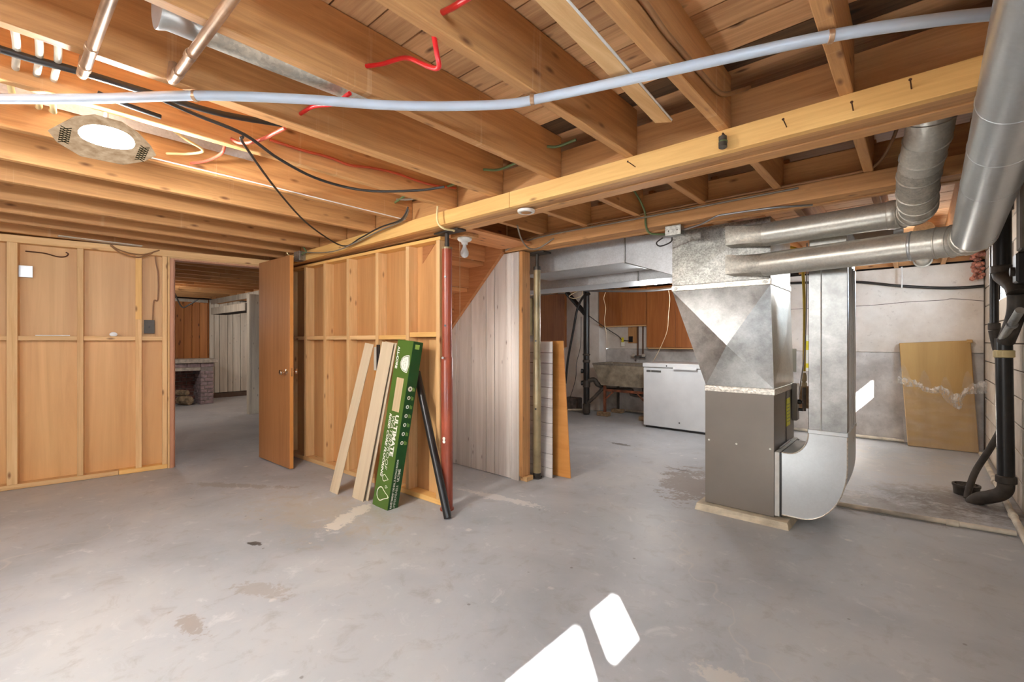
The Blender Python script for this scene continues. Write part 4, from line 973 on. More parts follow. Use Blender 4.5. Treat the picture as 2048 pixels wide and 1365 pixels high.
tube('offset_elbow', gore_pts, 0.052, 'dustblack', ab, 18)
tube('offset_pipe', [(0.505, 4.59, 1.54), (0.503, 4.63, 1.40), (0.475, 4.80, 1.22)], 0.048, 'dustblack', ab, 16)
tube('lower_pipe', [(0.465, 4.82, 1.24), (0.475, 4.80, 0.20)], 0.046, 'black', ab, 18, 0)
turned('coupling', (0.466, 4.818, 1.10), [(0.048, 0), (0.056, 0.005), (0.056, 0.05), (0.048, 0.055)], 'creamcable', ab, seg=18)
turned('coupling', (0.475, 4.80, 0.20), [(0.048, 0), (0.056, 0.006), (0.056, 0.05), (0.048, 0.056)], 'dustblack', ab, seg=18)
tube('floor_elbow', [(0.475, 4.80, 0.22), (0.472, 4.803, 0.16), (0.45, 4.815, 0.115), (0.40, 4.845, 0.075), (0.345, 4.88, 0.04), (0.31, 4.90, -0.01)], 0.046, 'dustblack', ab, 18)
a2 = empty('vent_pipe', (0.425, 4.95, 1.3), 'slim straight black vent pipe just left of the drain stack', 'pipe')
tube('pipe_wall', [(0.425, 4.90, 1.34), (0.425, 4.90, 1.98)], 0.025, 'black', a2, 16, 0)
tube('top_elbow', [(0.425, 4.90, 1.98), (0.424, 4.92, 2.03), (0.40, 5.0, 2.06), (0.36, 5.1, 2.06)], 0.033, 'black', a2, 16)
turned('coupling', (0.425, 4.90, 1.30), [(0.028, 0), (0.034, 0.004), (0.034, 0.05), (0.028, 0.055)], 'dustblack', a2, seg=16)
bm = NB(); atube(bm, [(0.425, 4.90, 1.30), (0.438, 4.90, 1.18), (0.455, 4.88, 1.02), (0.462, 4.87, 0.96)], [0.033, 0.028, 0.016, 0.012], 16); link('reducer', bm, 'dustblack', a2, smooth=True)
gp = empty('steel_conduit', (0.46, 4.6, 1.3), 'short galvanised pipe slanting into the drain stack', 'pipe')
tube('pipe_wall', [(0.50, 4.42, 1.42), (0.455, 4.78, 1.235)], 0.024, 'galv', gp, 14, 0)
turned('hose_clamp', (0.482, 4.57, 1.335), [(0.025, 0), (0.03, 0.002), (0.03, 0.02), (0.025, 0.022)], 'steel', gp, (-0.1, 0.87, -0.46), 14)
cable('sump_hose', [(0.285, 4.93, 0.015), (0.295, 4.96, 0.08), (0.335, 5.0, 0.22), (0.40, 4.99, 0.38), (0.44, 4.94, 0.50), (0.475, 4.88, 0.62)], 0.022, 'dustblack', 'dusty black hose curving from the floor drain up to the drain stack', 'hose')
fd = empty('floor_drain', (0.29, 5.12, 0), 'dirty round floor drain basket beside the black elbow', 'drain')
turned('basket', (0.29, 5.12, 0.001), [(0.075, 0), (0.08, 0.06), (0.085, 0.065), (0.085, 0.08), (0.07, 0.082), (0.068, 0.05)], 'dustblack', fd, seg=18)
for i in range(5): box('slot_bar', (0.235, 5.075 + i * 0.02, 0.075), (0.345, 5.083 + i * 0.02, 0.082), 'dustblack', fd, 0)
fp1 = empty('floor_pipe', (0.49, 5.5, 0.03), 'dirty white pipe running along the foot of the right wall', 'pipe')
tube('pipe_wall', [(0.505, 6.95, 0.022), (0.485, 3.6, 0.022)], 0.020, 'dirtypvc', fp1, 12, 0)
for yv in (4.60, 5.6): turned('coupling', (0.491, yv, 0.022), [(0.021, 0), (0.025, 0.003), (0.025, 0.05), (0.021, 0.053)], 'dirtypvc', fp1, (0, 1, 0), 12)
fp2 = empty('floor_pipe', (0.0, 4.17, 0.02), 'dirty white pipe lying across the floor right of the furnace', 'pipe')
tube('pipe_wall', [(-0.62, 4.10, 0.019), (0.46, 4.22, 0.019)], 0.017, 'dirtypvc', fp2, 12, 0)
turned('coupling', (0.14, 4.183, 0.019), [(0.018, 0), (0.0215, 0.003), (0.0215, 0.06), (0.018, 0.063)], 'dirtypvc', fp2, (1, 0.11, 0), 12)
cable('floor_pipe', [(-1.7, 7.19, 0.03), (-0.12, 7.17, 0.03)], 0.018, 'dirtypvc', 'white pipe at the foot of the back wall behind the return riser', 'pipe', k=0)
cable('black_water_pipe', [(-1.7, 7.15, 2.02), (-1.1, 7.15, 1.995), (-0.583, 7.15, 1.96), (-0.155, 7.15, 1.876), (0.191, 7.15, 1.826), (0.40, 7.15, 1.815), (0.545, 7.15, 1.82)], 0.017, 'black', 'sagging black pipe fixed along the back wall', 'pipe')
cable('hanger_wire', [(-0.14, 7.14, 2.1), (-0.138, 7.135, 2.0), (-0.14, 7.13, 1.85)], 0.008, 'whiteplastic', 'white hanger strip holding up the sagging black pipe', 'hanger')
vs_ = empty('wall_vent', (0.05, 6.4, 2.2), 'short round vent duct passing through the top of the back wall', 'duct')
tube('vent_pipe_wall', [(0.045, 5.55, 2.225), (0.045, 7.24, 2.165)], 0.075, 'galvdusty', vs_, 20, 0)
turned('wall_flange', (0.045, 7.16, 2.168), [(0.078, 0), (0.09, 0.002), (0.09, 0.01)], 'galvdusty', vs_, (0, 1, 0), 20)
gs = empty('gas_pipe', (-0.73, 4.6, 1.3), 'yellow flexible gas pipe with brass valve behind the furnace', 'pipe')
tube('flex_pipe', [(-0.86, 4.62, 2.05), (-0.77, 4.60, 2.0), (-0.74, 4.60, 1.85), (-0.725, 4.60, 1.5), (-0.728, 4.60, 0.96)], 0.013, 'gasyellow', gs)
turned('valve_body', (-0.728, 4.60, 0.82), [(0.012, 0), (0.022, 0.01), (0.022, 0.04), (0.014, 0.05), (0.02, 0.06), (0.02, 0.10), (0.013, 0.13)], 'tanpaint', gs)
tube('black_iron_pipe', [(-0.728, 4.60, 0.83), (-0.728, 4.60, 0.62)], 0.014, 'dustblack', gs, 10, 0)
tag(box('filter_bag', (-0.79, 4.612, 0.64), (-0.66, 4.652, 0.83), 'tanbrick', None, 0.012), 'tan paper pouch hanging behind the gas valve', 'pouch')
cable('thermostat_wire', [(-0.70, 4.56, 2.05), (-0.705, 4.56, 1.5), (-0.71, 4.5, 1.1), (-0.70, 4.2, 0.80), (-0.69, 4.10, 0.72)], 0.005, 'greycable', 'thin grey wire down to the furnace gas valve', 'wire')
tag(box('notice_card', (-0.728, 4.10, 0.98), (-0.70, 4.104, 1.16), 'print', None, 0), 'white notice card behind the rear edge of the plenum', 'card')
pn = empty('wall_notice', (-0.95, 7.2, 1.15), 'white paper with yellow corners on the back wall', 'notice')
box('paper', (-1.12, 7.208, 0.82), (-0.72, 7.2135, 1.30), 'print', pn, 0); box('yellow_corner', (-1.12, 7.206, 1.10), (-1.06, 7.208, 1.22), 'yellow', pn, 0); box('yellow_corner', (-1.12, 7.206, 0.86), (-1.07, 7.208, 0.92), 'yellow', pn, 0)
rub = NB()
for i in range(40):
    p = Vector((0.50 + random.uniform(-0.05, 0.04), 7.14 + random.uniform(-0.05, 0.05), 2.02 + random.uniform(-0.12, 0.2))); r_ = random.uniform(0.015, 0.035)
    bmesh.ops.create_icosphere(rub, subdivisions=1, radius=r_, matrix=Matrix.Translation(p))
tag(link('insulation_tuft', rub, 'insul', smooth=True), 'pink insulation tuft stuffed into the top corner', 'insulation', kind='stuff')
ub = empty('utility_box', (0.53, 4.45, 1.75), 'black cast fitting on the right wall beside the drain stack', 'box')
box('casing', (0.48, 4.40, 1.60), (0.554, 4.56, 1.80), 'black', ub, 0.012); turned('side_port', (0.48, 4.48, 1.68), [(0.03, 0), (0.03, 0.02), (0.02, 0.022)], 'dustblack', ub, (-1, 0, 0), 14)
tag(box('weathered_post', (0.50, 4.42, 1.82), (0.553, 4.58, 2.333), 'weather', None, 0.01), 'weathered grey wooden block above the black wall fitting', 'post', kind='thing')
# ================================================================== FAR ROOM
fp = empty('fireplace', (-10.5, 2.0, 0), 'grey painted brick fireplace in the far room through the doorway', 'fireplace')
PX0, PX1 = -10.72, -10.30
proto = None
def brickb(lo, hi, mat='brick'): return box('brick', lo, hi, mat, fp, 0.004)
for c in range(9):
    z0 = 0.004 + c * 0.072; z1 = z0 + 0.062
    cut = 2.73 if c % 2 else 2.68
    for a, b in ((2.62, cut - 0.005), (cut + 0.005, 2.835)): brickb((PX1 - 0.10 + random.uniform(-.003, .003), a, z0), (PX1 + random.uniform(-.004, .004), b, z1))
    xs_ = (PX1 - 0.105, PX1 - 0.21, PX1 - 0.42) if c % 2 else (PX1 - 0.105, PX1 - 0.31, PX1 - 0.42)
    for a, b in zip(xs_, xs_[1:]):
        brickb((b + 0.008, 2.62 + random.uniform(-.006, .004), z0), (a - 0.002, 2.72, z1)); brickb((b + 0.008, 2.735, z0), (a - 0.002, 2.835, z1))
    for i in range(5): brickb((PX0 - 0.10, 1.5 + i * 0.225 + (0.1 if c % 2 else 0), z0), (PX0 - 0.03, 1.715 + i * 0.225 + (0.1 if c % 2 else 0), z1), 'redbrick')
for i in range(8): brickb((PX1 - 0.12, 1.1 + i * 0.218, 0.72), (PX1 + random.uniform(-.003, .003), 1.31 + i * 0.218, 0.79))
box('mortar_core', (PX0 + 0.01, 2.628, 0), (PX1 - 0.008, 2.828, 0.79), 'mortar', fp, 0); box('firebox_back', (PX0 - 0.3, 1.1, 0), (PX0 - 0.04, 2.9, 0.79), 'mortar', fp, 0)
box('lintel_bar', (PX1 - 0.12, 1.1, 0.655), (PX1 + 0.005, 2.62, 0.717), 'stone', fp); box('mantel_shelf', (PX0 - 0.1, 1.0, 0.80), (PX1 + 0.04, 2.90, 0.875), 'stone', fp, 0.006)
box('mantel_bed', (PX0 - 0.1, 1.05, 0.79), (PX1 - 0.01, 2.84, 0.7995), 'mortar', fp, 0)
for nm, c, r_, lb in (('log', (-10.42, 2.40, 0.09), 0.085, 'split log lying at the bottom of the fireplace opening'), ('log', (-10.47, 2.37, 0.232), 0.055, 'smaller log stacked on top of the split log')):
    bm = NB(); atube(bm, [(c[0] - 0.14, c[1] - 0.06, c[2]), (c[0] - 0.05, c[1] - 0.02, c[2] + 0.004), (c[0] + 0.10, c[1] + 0.05, c[2])], [r_ * 0.9, r_, r_ * 0.95], 9)
    tag(link(nm, bm, 'log'), lb, 'log')
cable('ceiling_wire', [(-9.6, 2.0, 2.2), (-9.5, 2.06, 1.98), (-9.4, 2.12, 1.80), (-9.3, 2.2, 1.84), (-9.2, 2.3, 1.93)], 0.012, 'blackcable', 'dark wire dangling from the far room ceiling', 'wire')
# ================================================================== CEILING SERVICES
lp = empty('ceiling_lamp', (-2.47, 0.30, 2.06), 'bright caged work light hanging under the joists at upper left', 'lamp')
LX, LY, LZ = -2.47, 0.30, 2.045
def tz(x, z): return z + (x - LX) * 0.22
def octo(r, z, sh=0.0):
    P = [(1.0, -0.45), (1.0, 0.40), (0.55, 1.0), (0.1, 1.22), (-0.45, 1.0), (-0.95, 0.55), (-1.0, -0.45), (-0.5, -1.0), (0.0, -1.22), (0.5, -1.0)]
    return [bm.verts.new((LX + sh + r * a, LY + r * b, tz(LX + sh + r * a, z))) for a, b in P]
bm = NB(); rr_ = [octo(0.05, LZ + 0.05), octo(0.095, LZ + 0.035, -0.01), octo(0.133, LZ - 0.010, -0.02), octo(0.136, LZ - 0.016, -0.02), octo(0.118, LZ - 0.014, -0.02)]
for p_, q_ in zip(rr_, rr_[1:]): bridge(bm, p_, q_)
bm.faces.new(rr_[0][::-1]); bm.faces.new(rr_[-1]); link('shade', bm, 'lattice', lp)
for sgn in (-1, 1):
    for i in range(7):
        for dr in (-1, 1):
            y0 = LY + sgn * 0.104; o = -0.048 + i * 0.016
            a_ = Vector((LX - 0.02 + o - dr * 0.012, y0, 0)); b_ = Vector((LX - 0.02 + o + dr * 0.012, y0 + sgn * 0.03, 0))
            a_.z = tz(a_.x, LZ - 0.0165); b_.z = tz(b_.x, LZ - 0.0175)
            tube('lattice_bar', [a_, b_], 0.0016, 'latticedark', lp, 5, 0)
k = turned('diffuser', (LX + 0.032, LY, LZ - 0.030), [(0.05, 0), (0.082, 0.010), (0.086, 0.018), (0.082, 0.04)], 'lamp', lp, seg=28); k['label'] = 'glowing round diffuser'
tube('hanger_stem', [(LX, LY, LZ + 0.045), (LX, LY, 2.33)], 0.008, 'steel', lp)
light('POINT', (LX + 0.05, LY, LZ - 0.085), 34, (1.0, 0.99, 0.97), 0.04)
light('POINT', (LX + 0.02, LY - 0.02, LZ + 0.12), 3, (1.0, 0.95, 0.86), 0.05)
pe = empty('water_pipe', (-1.2, 1.1, 2.075), 'long grey plastic water pipe strapped under the joists across the whole ceiling', 'pipe')
PE = [(-2.75, -0.28, 2.078), (-2.432, 0.012, 2.078), (-2.158, 0.246, 2.076), (-1.879, 0.476, 2.079), (-1.627, 0.712, 2.072), (-1.392, 0.965, 2.066), (-1.128, 1.20, 2.070), (-0.966, 1.293, 2.080), (-0.644, 1.396, 2.076), (-0.436, 1.465, 2.076), (-0.185, 1.56, 2.080), (0.015, 1.655, 2.078), (0.172, 1.754, 2.080), (0.45, 1.95, 2.082)]
tube('pipe_wall', PE, 0.0165, 'pe', pe, 14)
for x, y, d in ((-1.03, 1.262, (0.85, 0.5, 0)), (-0.19, 1.558, (0.92, 0.4, 0)), (-1.90, 0.462, (0.77, 0.64, 0))):
    turned('copper_clip', (x, y, 2.079), [(0.0185, 0), (0.0195, 0.001), (0.0195, 0.013), (0.0185, 0.014)], 'copper', pe, d, 14)
def cu(y, x0, lab, up):
    e = empty('copper_pipe', (x0, y, 2.07), lab, 'pipe')
    tube('pipe_wall', [(x0, y, 2.075), (0.4, y + 0.02, 2.075)], 0.0145, 'copper', e, 12, 0)
    tube('end_bend', [(x0 + 0.0, y, 2.075), (x0 - 0.03, y, 2.082), (x0 - 0.05, y + 0.005, 2.11), (x0 - 0.055, y + 0.01, up)], 0.0145, 'copper', e, 12)
    for dx in (0.03, 0.17): turned('joint_collar', (x0 + dx, y, 2.075), [(0.015, 0), (0.0168, 0.002), (0.0168, 0.026), (0.015, 0.028)], 'copper', e, (1, 0, 0), 12)
cu(0.187, -1.99, 'copper pipe crossing the joists at the top left of the ceiling', 2.15)
cu(0.388, -1.812, 'copper pipe crossing the joists right of the other copper pipe', 2.15)
cable('insulated_pipe', [(-2.12, -0.4, 2.14), (-2.14, 0.011, 2.13), (-2.13, 0.186, 2.135), (-2.13, 0.394, 2.14), (-2.14, 0.629, 2.155), (-2.16, 0.94, 2.22), (-2.17, 1.1, 2.26)], 0.012, 'blackcable', 'dark insulated pipe running along the joist bay behind the copper pipes', 'pipe')
cable('capped_cable', [(-2.25, 0.25, 2.13), (-2.255, 0.33, 2.12), (-2.262, 0.44, 2.115)], 0.009, 'blackcable', 'short black capped cable under the copper pipe ends')
for yv, w_ in ((0.035, 'nearest the photo edge'), (0.085, 'between two others'), (0.127, 'nearest the copper pipe')):
    cable('white_tube', [(-1.93, yv - 0.004, 2.16), (-2.1, yv + 0.01, 2.145), (-2.30, yv + 0.012, 2.15)], 0.010, 'dirtypvc', 'white tube across the joist bay, ' + w_, 'tube')
for i, (yv, dz) in enumerate(((0.02, 0.0), (0.09, 0.01), (0.13, 0.03))):
    cable('looped_cable', [(-2.345, yv, 2.22), (-2.5, yv + 0.02, 2.15 - dz), (-2.66, yv + 0.03, 2.17), (-2.757, yv + 0.03, 2.2)], 0.010, 'creamcable', ['first', 'middle', 'last'][i] + ' of the three pale cables looping beside the work light', 'cable')
tag(box('heat_shield', (-2.757, -0.4, 2.215), (-2.754, 0.95, 2.262), 'galvgrey', None, 0), 'narrow sheet metal strip on the joist above the work light', 'strip')
sd = empty('vent_duct', (-1.53, 0.7, 2.15), 'dusty half-round metal duct lying between two joists', 'duct')
tube('duct_wall', [(-1.60, 0.40, 2.178), (-1.585, 0.60, 2.176), (-1.572, 0.98, 2.186)], 0.064, 'galvdusty', sd, 20, 0)
turned('end_flange', (-1.60, 0.30, 2.178), [(0.060, 0), (0.074, 0.004), (0.074, 0.010), (0.066, 0.03), (0.065, 0.105)], 'galvbright', sd, (0, 1, 0), 20)
hbd = NB(); t_ = 0.012
hexa(hbd, [(-0.712, 0.80, 2.075), (-0.655, 0.84, 2.079), (-0.763, 1.862, 2.128), (-0.815, 1.815, 2.124), (-0.712, 0.80, 2.075 + t_), (-0.655, 0.84, 2.079 + t_), (-0.763, 1.862, 2.128 + t_), (-0.815, 1.815, 2.124 + t_)])
lb_ = empty('loose_board', (-0.74, 1.3, 2.1), 'loose pine casing board hanging between two joists with a mitred end', 'board')
link('board', hbd, 'piney', lb_, bevel=0.001)
tube('white_edge', [(-0.653, 0.80, 2.083), (-0.70, 1.3, 2.105), (-0.761, 1.855, 2.135)], 0.004, 'whiteplastic', lb_)
ra = empty('smoke_alarm_ring', (-1.763, 2.12, 2.0), 'white plastic mounting ring on the underside of the main beam', 'ring')
bm = NB(); lathe(bm, (-1.763, 2.12, 1.992), [(0.034, 0.012), (0.036, 0.0), (0.05, 0.001), (0.053, 0.008), (0.053, 0.0155)], seg=28); link('ring', bm, 'whiteplastic', ra, smooth=True)
turned('centre_recess', (-1.763, 2.12, 1.9905), [(0.03, 0), (0.03, 0.001)], 'joistx', ra, seg=24)
lh = empty('bulb_holder', (-2.58, 2.37, 2.0), 'white porcelain lampholder with an unlit frosted bulb under the stairs', 'lamp')
turned('porcelain_base', (-2.58, 2.37, 2.003), [(0.055, 0), (0.055, 0.012), (0.046, 0.022), (0.026, 0.03), (0.022, 0.05)], 'whiteplastic', lh, (0, 0, -1), 24)
turned('bulb', (-2.58, 2.37, 1.953), [(0.013, 0), (0.015, 0.02), (0.023, 0.036), (0.030, 0.052), (0.032, 0.066), (0.029, 0.082), (0.020, 0.094), (0.002, 0.100)], 'bulbglass', lh, (0, 0, -1), 20)
tube('pull_string', [(-2.60, 2.34, 1.985), (-2.60, 2.34, 1.30)], 0.0018, 'string', lh, None or 6, 0)
# cables
def V(*p): return list(p)
cable('red_cable', [(-1.455, 0.869, 2.19), (-1.38, 0.885, 2.175), (-1.25, 0.89, 2.145), (-1.12, 0.88, 2.06), (-1.06, 0.87, 2.03), (-1.05, 0.855, 2.06), (-1.052, 0.843, 2.12)], 0.0075, 'redcable', 'bright red cable looping in a tick shape between two joists')
cable('red_cable', [(-1.885, 0.827, 2.148), (-1.75, 0.82, 2.13), (-1.60, 0.825, 2.09), (-1.5, 0.831, 2.095)], 0.0075, 'redcable', 'red cable behind the grey pipe next to the half-round duct')
cable('red_cable', [(-1.01, 0.843, 2.154), (-0.92, 0.82, 2.12), (-0.8, 0.79, 2.09), (-0.63, 0.76, 2.11)], 0.0085, 'redcable', 'red cable leaving the top edge of the photo from a joist hole')
cable('pink_cable', [(-2.30, 0.70, 2.125), (-2.27, 0.735, 2.108), (-2.15, 0.77, 2.10), (-1.97, 0.80, 2.106)], 0.0075, 'pinkcable', 'faded pink cable between joists above the black cable')
cable('pink_cable', [(-2.80, 0.671, 2.136), (-2.66, 0.70, 2.12), (-2.52, 0.725, 2.125), (-2.50, 0.735, 2.16)], 0.007, 'pinkcable', 'faded pink cable bent upward right of the work light')
cable('cream_cable', [(-2.38, 0.45, 2.16), (-2.45, 0.55, 2.13), (-2.52, 0.65, 2.12), (-2.62, 0.62, 2.12), (-2.757, 0.56, 2.14)], 0.006, 'creamcable', 'pale cable curling right of the work light')
cable('orange_cable', [(-2.288, 0.86, 2.172), (-2.288, 0.998, 2.168), (-2.288, 1.152, 2.175), (-2.288, 1.264, 2.168), (-2.288, 1.40, 2.19), (-2.288, 1.547, 2.204), (-2.288, 1.70, 2.20), (-2.288, 1.842, 2.205), (-2.286, 2.02, 2.232)], 0.007, 'orangecable', 'orange red cable stapled along the side of a joist')
cable('black_cable', [(-2.03, 0.388, 2.088), (-2.07, 0.52, 2.087), (-2.114, 0.696, 2.086), (-2.267, 0.898, 2.083), (-2.369, 1.142, 2.075), (-2.33, 1.391, 2.07), (-2.15, 1.607, 2.085), (-2.02, 1.70, 2.10)], 0.007, 'blackcable', 'black cable crossing diagonally under the joists at centre left')
cable('black_cable', [(-2.15, 0.70, 2.09), (-2.229, 0.734, 2.085), (-2.8, 1.109, 2.085), (-3.312, 1.522, 2.06), (-3.641, 1.95, 2.025), (-3.35, 1.95, 2.05), (-3.072, 1.945, 2.085), (-2.82, 1.94, 2.09), (-2.74, 1.94, 2.12), (-2.70, 1.94, 2.17)], 0.006, 'blackcable', 'thin black cable drooping in a long loop over the main beam')
cable('grey_cable', [(-4.33, 1.955, 2.06), (-4.05, 1.955, 2.02), (-3.75, 1.955, 2.0), (-3.45, 1.965, 2.03), (-3.1, 1.965, 2.07), (-2.84, 1.96, 2.088), (-2.76, 1.96, 2.11), (-2.72, 1.96, 2.16)], 0.005, 'greycable', 'thin grey cable drooping below the black loop over the main beam')
cable('green_cable', [(-3.05, 1.9, 2.19), (-2.85, 1.9, 2.205), (-2.68, 1.9, 2.235)], 0.008, 'greencable', 'green cable end joining the drooping loop')
cable('brown_cable', [(-2.78, 1.9, 2.23), (-2.6, 1.91, 2.20), (-2.40, 1.93, 2.23), (-2.32, 1.94, 2.25)], 0.007, 'greycable', 'grey brown cable above the red post')
cable('cream_drop_cable', [(-2.372, 1.955, 2.25), (-2.385, 1.955, 2.16), (-2.398, 1.955, 2.069), (-2.38, 1.95, 2.0), (-2.35, 1.98, 1.965), (-2.40, 2.10, 1.985), (-2.43, 2.13, 1.99)], 0.007, 'creamcable', 'cream cable dropping over the beam to the top of the red post')
cable('green_cable', [(-2.33, 1.95, 2.225), (-2.2, 1.945, 2.225), (-2.08, 1.94, 2.25)], 0.008, 'greencable', 'short green cable right of the cream drop cable')
cable('green_cable', [(-1.884, 1.88, 2.215), (-1.78, 1.9, 2.195), (-1.64, 1.9, 2.20)], 0.007, 'greencable', 'green cable end poking out of the third joist bay')
cable('green_cable', [(-1.453, 1.92, 2.24), (-1.40, 1.94, 2.232), (-1.30, 1.96, 2.245)], 0.007, 'greencable', 'green cable end in the middle joist bay above the beam')
cable('brown_cable', [(-0.574, 0.9, 2.165), (-0.574, 1.198, 2.171), (-0.574, 1.34, 2.16), (-0.574, 1.477, 2.163), (-0.574, 1.70, 2.17), (-0.572, 1.88, 2.185), (-0.54, 1.99, 2.23), (-0.52, 2.06, 2.265)], 0.009, 'browncable', 'brown cable stapled along the joist right of the loose board')
cable('white_wire', [(-2.792, 0.2, 2.112), (-2.792, 1.0, 2.112), (-2.792, 1.98, 2.104)], 0.0035, 'whiteplastic', 'thin white wire along the lower edge of a joist')
cable('ledger_cable', [(-2.70, 3.0, 2.04), (-2.49, 3.0, 2.09), (-2.0, 3.0, 2.107), (-1.447, 3.0, 2.108), (-0.802, 3.0, 2.108), (-0.266, 3.0, 2.106), (-0.16, 2.98, 2.12), (-0.10, 2.93, 2.19), (-0.06, 2.85, 2.28)], 0.008, 'browncable', 'brown cable lying along the ledger of the rear beam')
cable('ledger_cable', [(-2.72, 2.988, 2.02), (-2.55, 2.986, 2.06), (-2.2, 2.984, 2.082), (-1.5, 2.985, 2.078), (-0.5, 2.986, 2.078)], 0.006, 'greycable', 'grey cable just under the brown one on the rear beam')
cable('beam_drop_cable', [(-1.43, 2.7, 2.27), (-1.42, 2.85, 2.22), (-1.415, 2.985, 2.12), (-1.415, 3.0, 2.03), (-1.40, 3.03, 1.975), (-1.34, 3.08, 1.965), (-1.31, 3.10, 1.965)], 0.007, 'greencable', 'dull green cable bending down to the junction box on the rear beam')
jb = empty('junction_box', (-1.25, 3.11, 1.97), 'galvanised junction box under the rear beam by the plenum corner', 'box')
box('box_shell', (-1.30, 3.07, 1.945), (-1.20, 3.14, 2.008), 'galv', jb, 0.003); box('cover_plate', (-1.305, 3.066, 1.943), (-1.195, 3.0695, 2.01), 'galvsp', jb)
for x in (-1.28, -1.22): turned('cover_screw', (x, 3.066, 1.975), [(0.005, 0), (0.004, 0.002)], 'darksteel', jb, (0, -1, 0), 8)
cable('flex_conduit', [(-1.195, 3.10, 1.975), (-1.05, 3.04, 1.98), (-0.94, 2.99, 2.0), (-0.86, 2.995, 2.003), (-0.62, 3.0, 1.995), (-0.45, 3.1, 1.998)], 0.006, 'steel', 'thin metal conduit from the junction box along the rear beam')
cable('coil_wire', [(-1.42, 3.30, 1.99), (-1.47, 3.30, 1.96), (-1.44, 3.30, 1.93), (-1.36, 3.30, 1.95), (-1.31, 3.20, 1.97)], 0.005, 'blackcable', 'small black wire loop left of the junction box')
cable('stair_wires', [(-2.25, 2.6, 2.09), (-2.34, 2.75, 2.03), (-2.39, 2.9, 1.985), (-2.34, 2.97, 1.985), (-2.2, 2.995, 2.05)], 0.006, 'greycable', 'grey wires dipping beside the top of the stairs')
hf = empty('hose_fitting', (-0.595, 1.97, 2.03), 'small black and green threaded fitting hanging on the beam face', 'fitting')
turned('fitting_body', (-0.60, 1.985, 2.065), [(0.008, 0), (0.016, 0.005), (0.016, 0.02), (0.012, 0.024), (0.017, 0.03), (0.017, 0.05), (0.01, 0.055)], 'dustblack', hf, (0.05, -0.1, -1), 12)
turned('green_band', (-0.598, 1.983, 2.040), [(0.0175, 0), (0.0175, 0.006)], 'greencable', hf, (0.05, -0.1, -1), 12)
tube('hook', [(-0.60, 2.008, 2.075), (-0.60, 1.985, 2.075), (-0.60, 1.985, 2.06)], 0.003, 'nail', hf)
eb = empty('junction_box', (-4.5, 1.98, 2.05), 'galvanised junction box on the beam end above the door', 'box')
box('box_shell', (-4.58, 1.95, 2.0), (-4.46, 2.008, 2.09), 'galv', eb, 0.003); box('cover_plate', (-4.584, 1.946, 1.998), (-4.456, 1.9495, 2.092), 'galvsp', eb)
cable('box_cable', [(-4.455, 1.97, 2.055), (-4.40, 1.96, 2.065), (-4.34, 1.96, 2.06), (-4.36, 1.95, 2.10), (-4.42, 1.93, 2.16)], 0.007, 'greencable', 'green cable leaving the junction box above the door')
cable('box_cable', [(-4.60, 1.95, 2.05), (-4.66, 1.93, 2.07), (-4.69, 1.92, 2.11), (-4.72, 1.92, 2.18)], 0.006, 'creamcable', 'cream cable curling up above the door edge')
# things on the left stud wall
ct, sn = cos(R(9.4)), sin(R(9.4))
def wallp(s, off, z): return Vector((-5.555 + off * ct + s * sn, -off * sn + s * ct, z))
def wroot(name, s, off, z, label, cat):
    e = empty(name, wallp(s, off, z), label, cat); return e
def wfin(e): e.rotation_euler = (0, 0, R(-9.4))
def wb_(name, e, lo, hi, mat, bev=0.002):
    p = e.location; return box(name, p + Vector(lo), p + Vector(hi), mat, e, bev)
e = wroot('electrical_box', 0.165, -0.088, 1.80, 'square metal electrical box on the left plywood wall', 'box'); wb_('box_shell', e, (0, -0.038, -0.045), (0.04, 0.038, 0.045), 'galv'); wb_('cover_plate', e, (0.0405, -0.043, -0.048), (0.044, 0.043, 0.05), 'galvbright'); wfin(e)
e = wroot('wood_batten', 0.098, -0.088, 1.76, 'short upright wood batten beside the metal electrical box', 'batten'); wb_('batten_board', e, (0, -0.026, -0.17), (0.03, 0.026, 0.18), 'pinez'); wfin(e)
e = wroot('light_switch', 0.975, -0.088, 1.355, 'dark metal light switch left of the doorway', 'switch'); wb_('switch_box', e, (0, -0.036, -0.06), (0.04, 0.036, 0.06), 'darksteel'); wb_('cover_plate', e, (0.0405, -0.04, -0.064), (0.044, 0.04, 0.064), 'darksteel'); wb_('toggle', e, (0.0445, -0.005, -0.012), (0.056, 0.005, 0.006), 'black'); wfin(e)
e = wroot('switch_cable', 1.03, -0.08, 1.4, 'brown cable running down the stud to the light switch', 'cable'); p = e.location
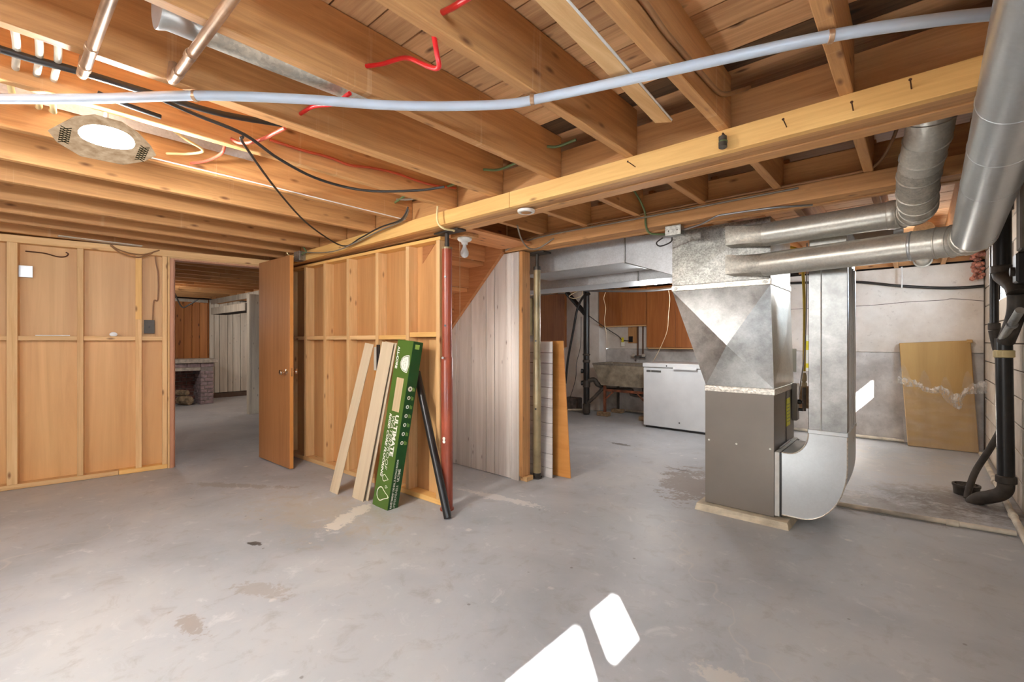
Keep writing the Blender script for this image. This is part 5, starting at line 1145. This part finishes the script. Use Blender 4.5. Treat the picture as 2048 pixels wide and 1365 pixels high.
tube('sheath', [p + Vector(q) for q in ((0.005, -0.03, 0.02), (0.01, -0.02, 0.20), (0.01, 0.01, 0.22), (0.01, 0.012, 0.45), (0.01, -0.005, 0.58), (0.01, -0.01, 0.66))], 0.006, 'browncable', e); wfin(e)
e = wroot('night_light', 0.72, -0.01, 1.263, 'white oval plastic puck standing on the wall rail', 'puck'); p = e.location
bm = NB(); lathe(bm, p + Vector((-0.015, 0, 0.02)), [(0.019, 0), (0.024, 0.003), (0.024, 0.009), (0.019, 0.012)], (1, 0, 0), 20)
for v in bm.verts: v.co.y = p.y + (v.co.y - p.y) * 1.15; v.co.z = p.z + max(0.0, (v.co.z - p.z) * 0.85)
link('puck_body', bm, 'whiteplastic', e, smooth=True); wfin(e)
e = wroot('white_rod', 0.33, -0.03, 1.264, 'thin white rod lying on the wall rail at left', 'rod'); wb_('rod_body', e, (0, -0.105, 0), (0.008, 0.105, 0.008), 'whiteplastic', 0.001); wfin(e)
e = wroot('wall_wire', 0.33, -0.08, 1.98, 'thin brown wire curling under the top plate of the left wall', 'wire'); p = e.location
tube('wire', [p + Vector(q) for q in ((0.0, -0.17, -0.005), (0.01, -0.06, -0.01), (0.01, 0.02, -0.03), (0.01, 0.07, -0.025), (0.01, 0.09, 0.0), (0.01, 0.075, 0.015))], 0.005, 'nail', e); wfin(e)
e = wroot('header_cables', 0.85, 0.012, 2.05, 'brown cables sagging over the top plate left of the doorway', 'cable'); p = e.location
tube('upper_cable', [p + Vector(q) for q in ((0, -0.16, 0.05), (0, -0.10, -0.0), (0, 0.02, -0.03), (0, 0.1, -0.02), (0, 0.2, 0.03))], 0.006, 'browncable', e)
tube('lower_cable', [p + Vector(q) for q in ((0, -0.15, 0.03), (0, -0.08, -0.03), (0, 0.02, -0.055), (0, 0.09, -0.04), (0, 0.15, 0.0))], 0.006, 'browncable', e); wfin(e)
tag(box('pale_strip', (-5.40, 0.35, 2.092), (-5.33, 0.9, 2.099), 'panelcream', None, 0), 'pale strip of board tucked above the left wall top plate', 'strip')
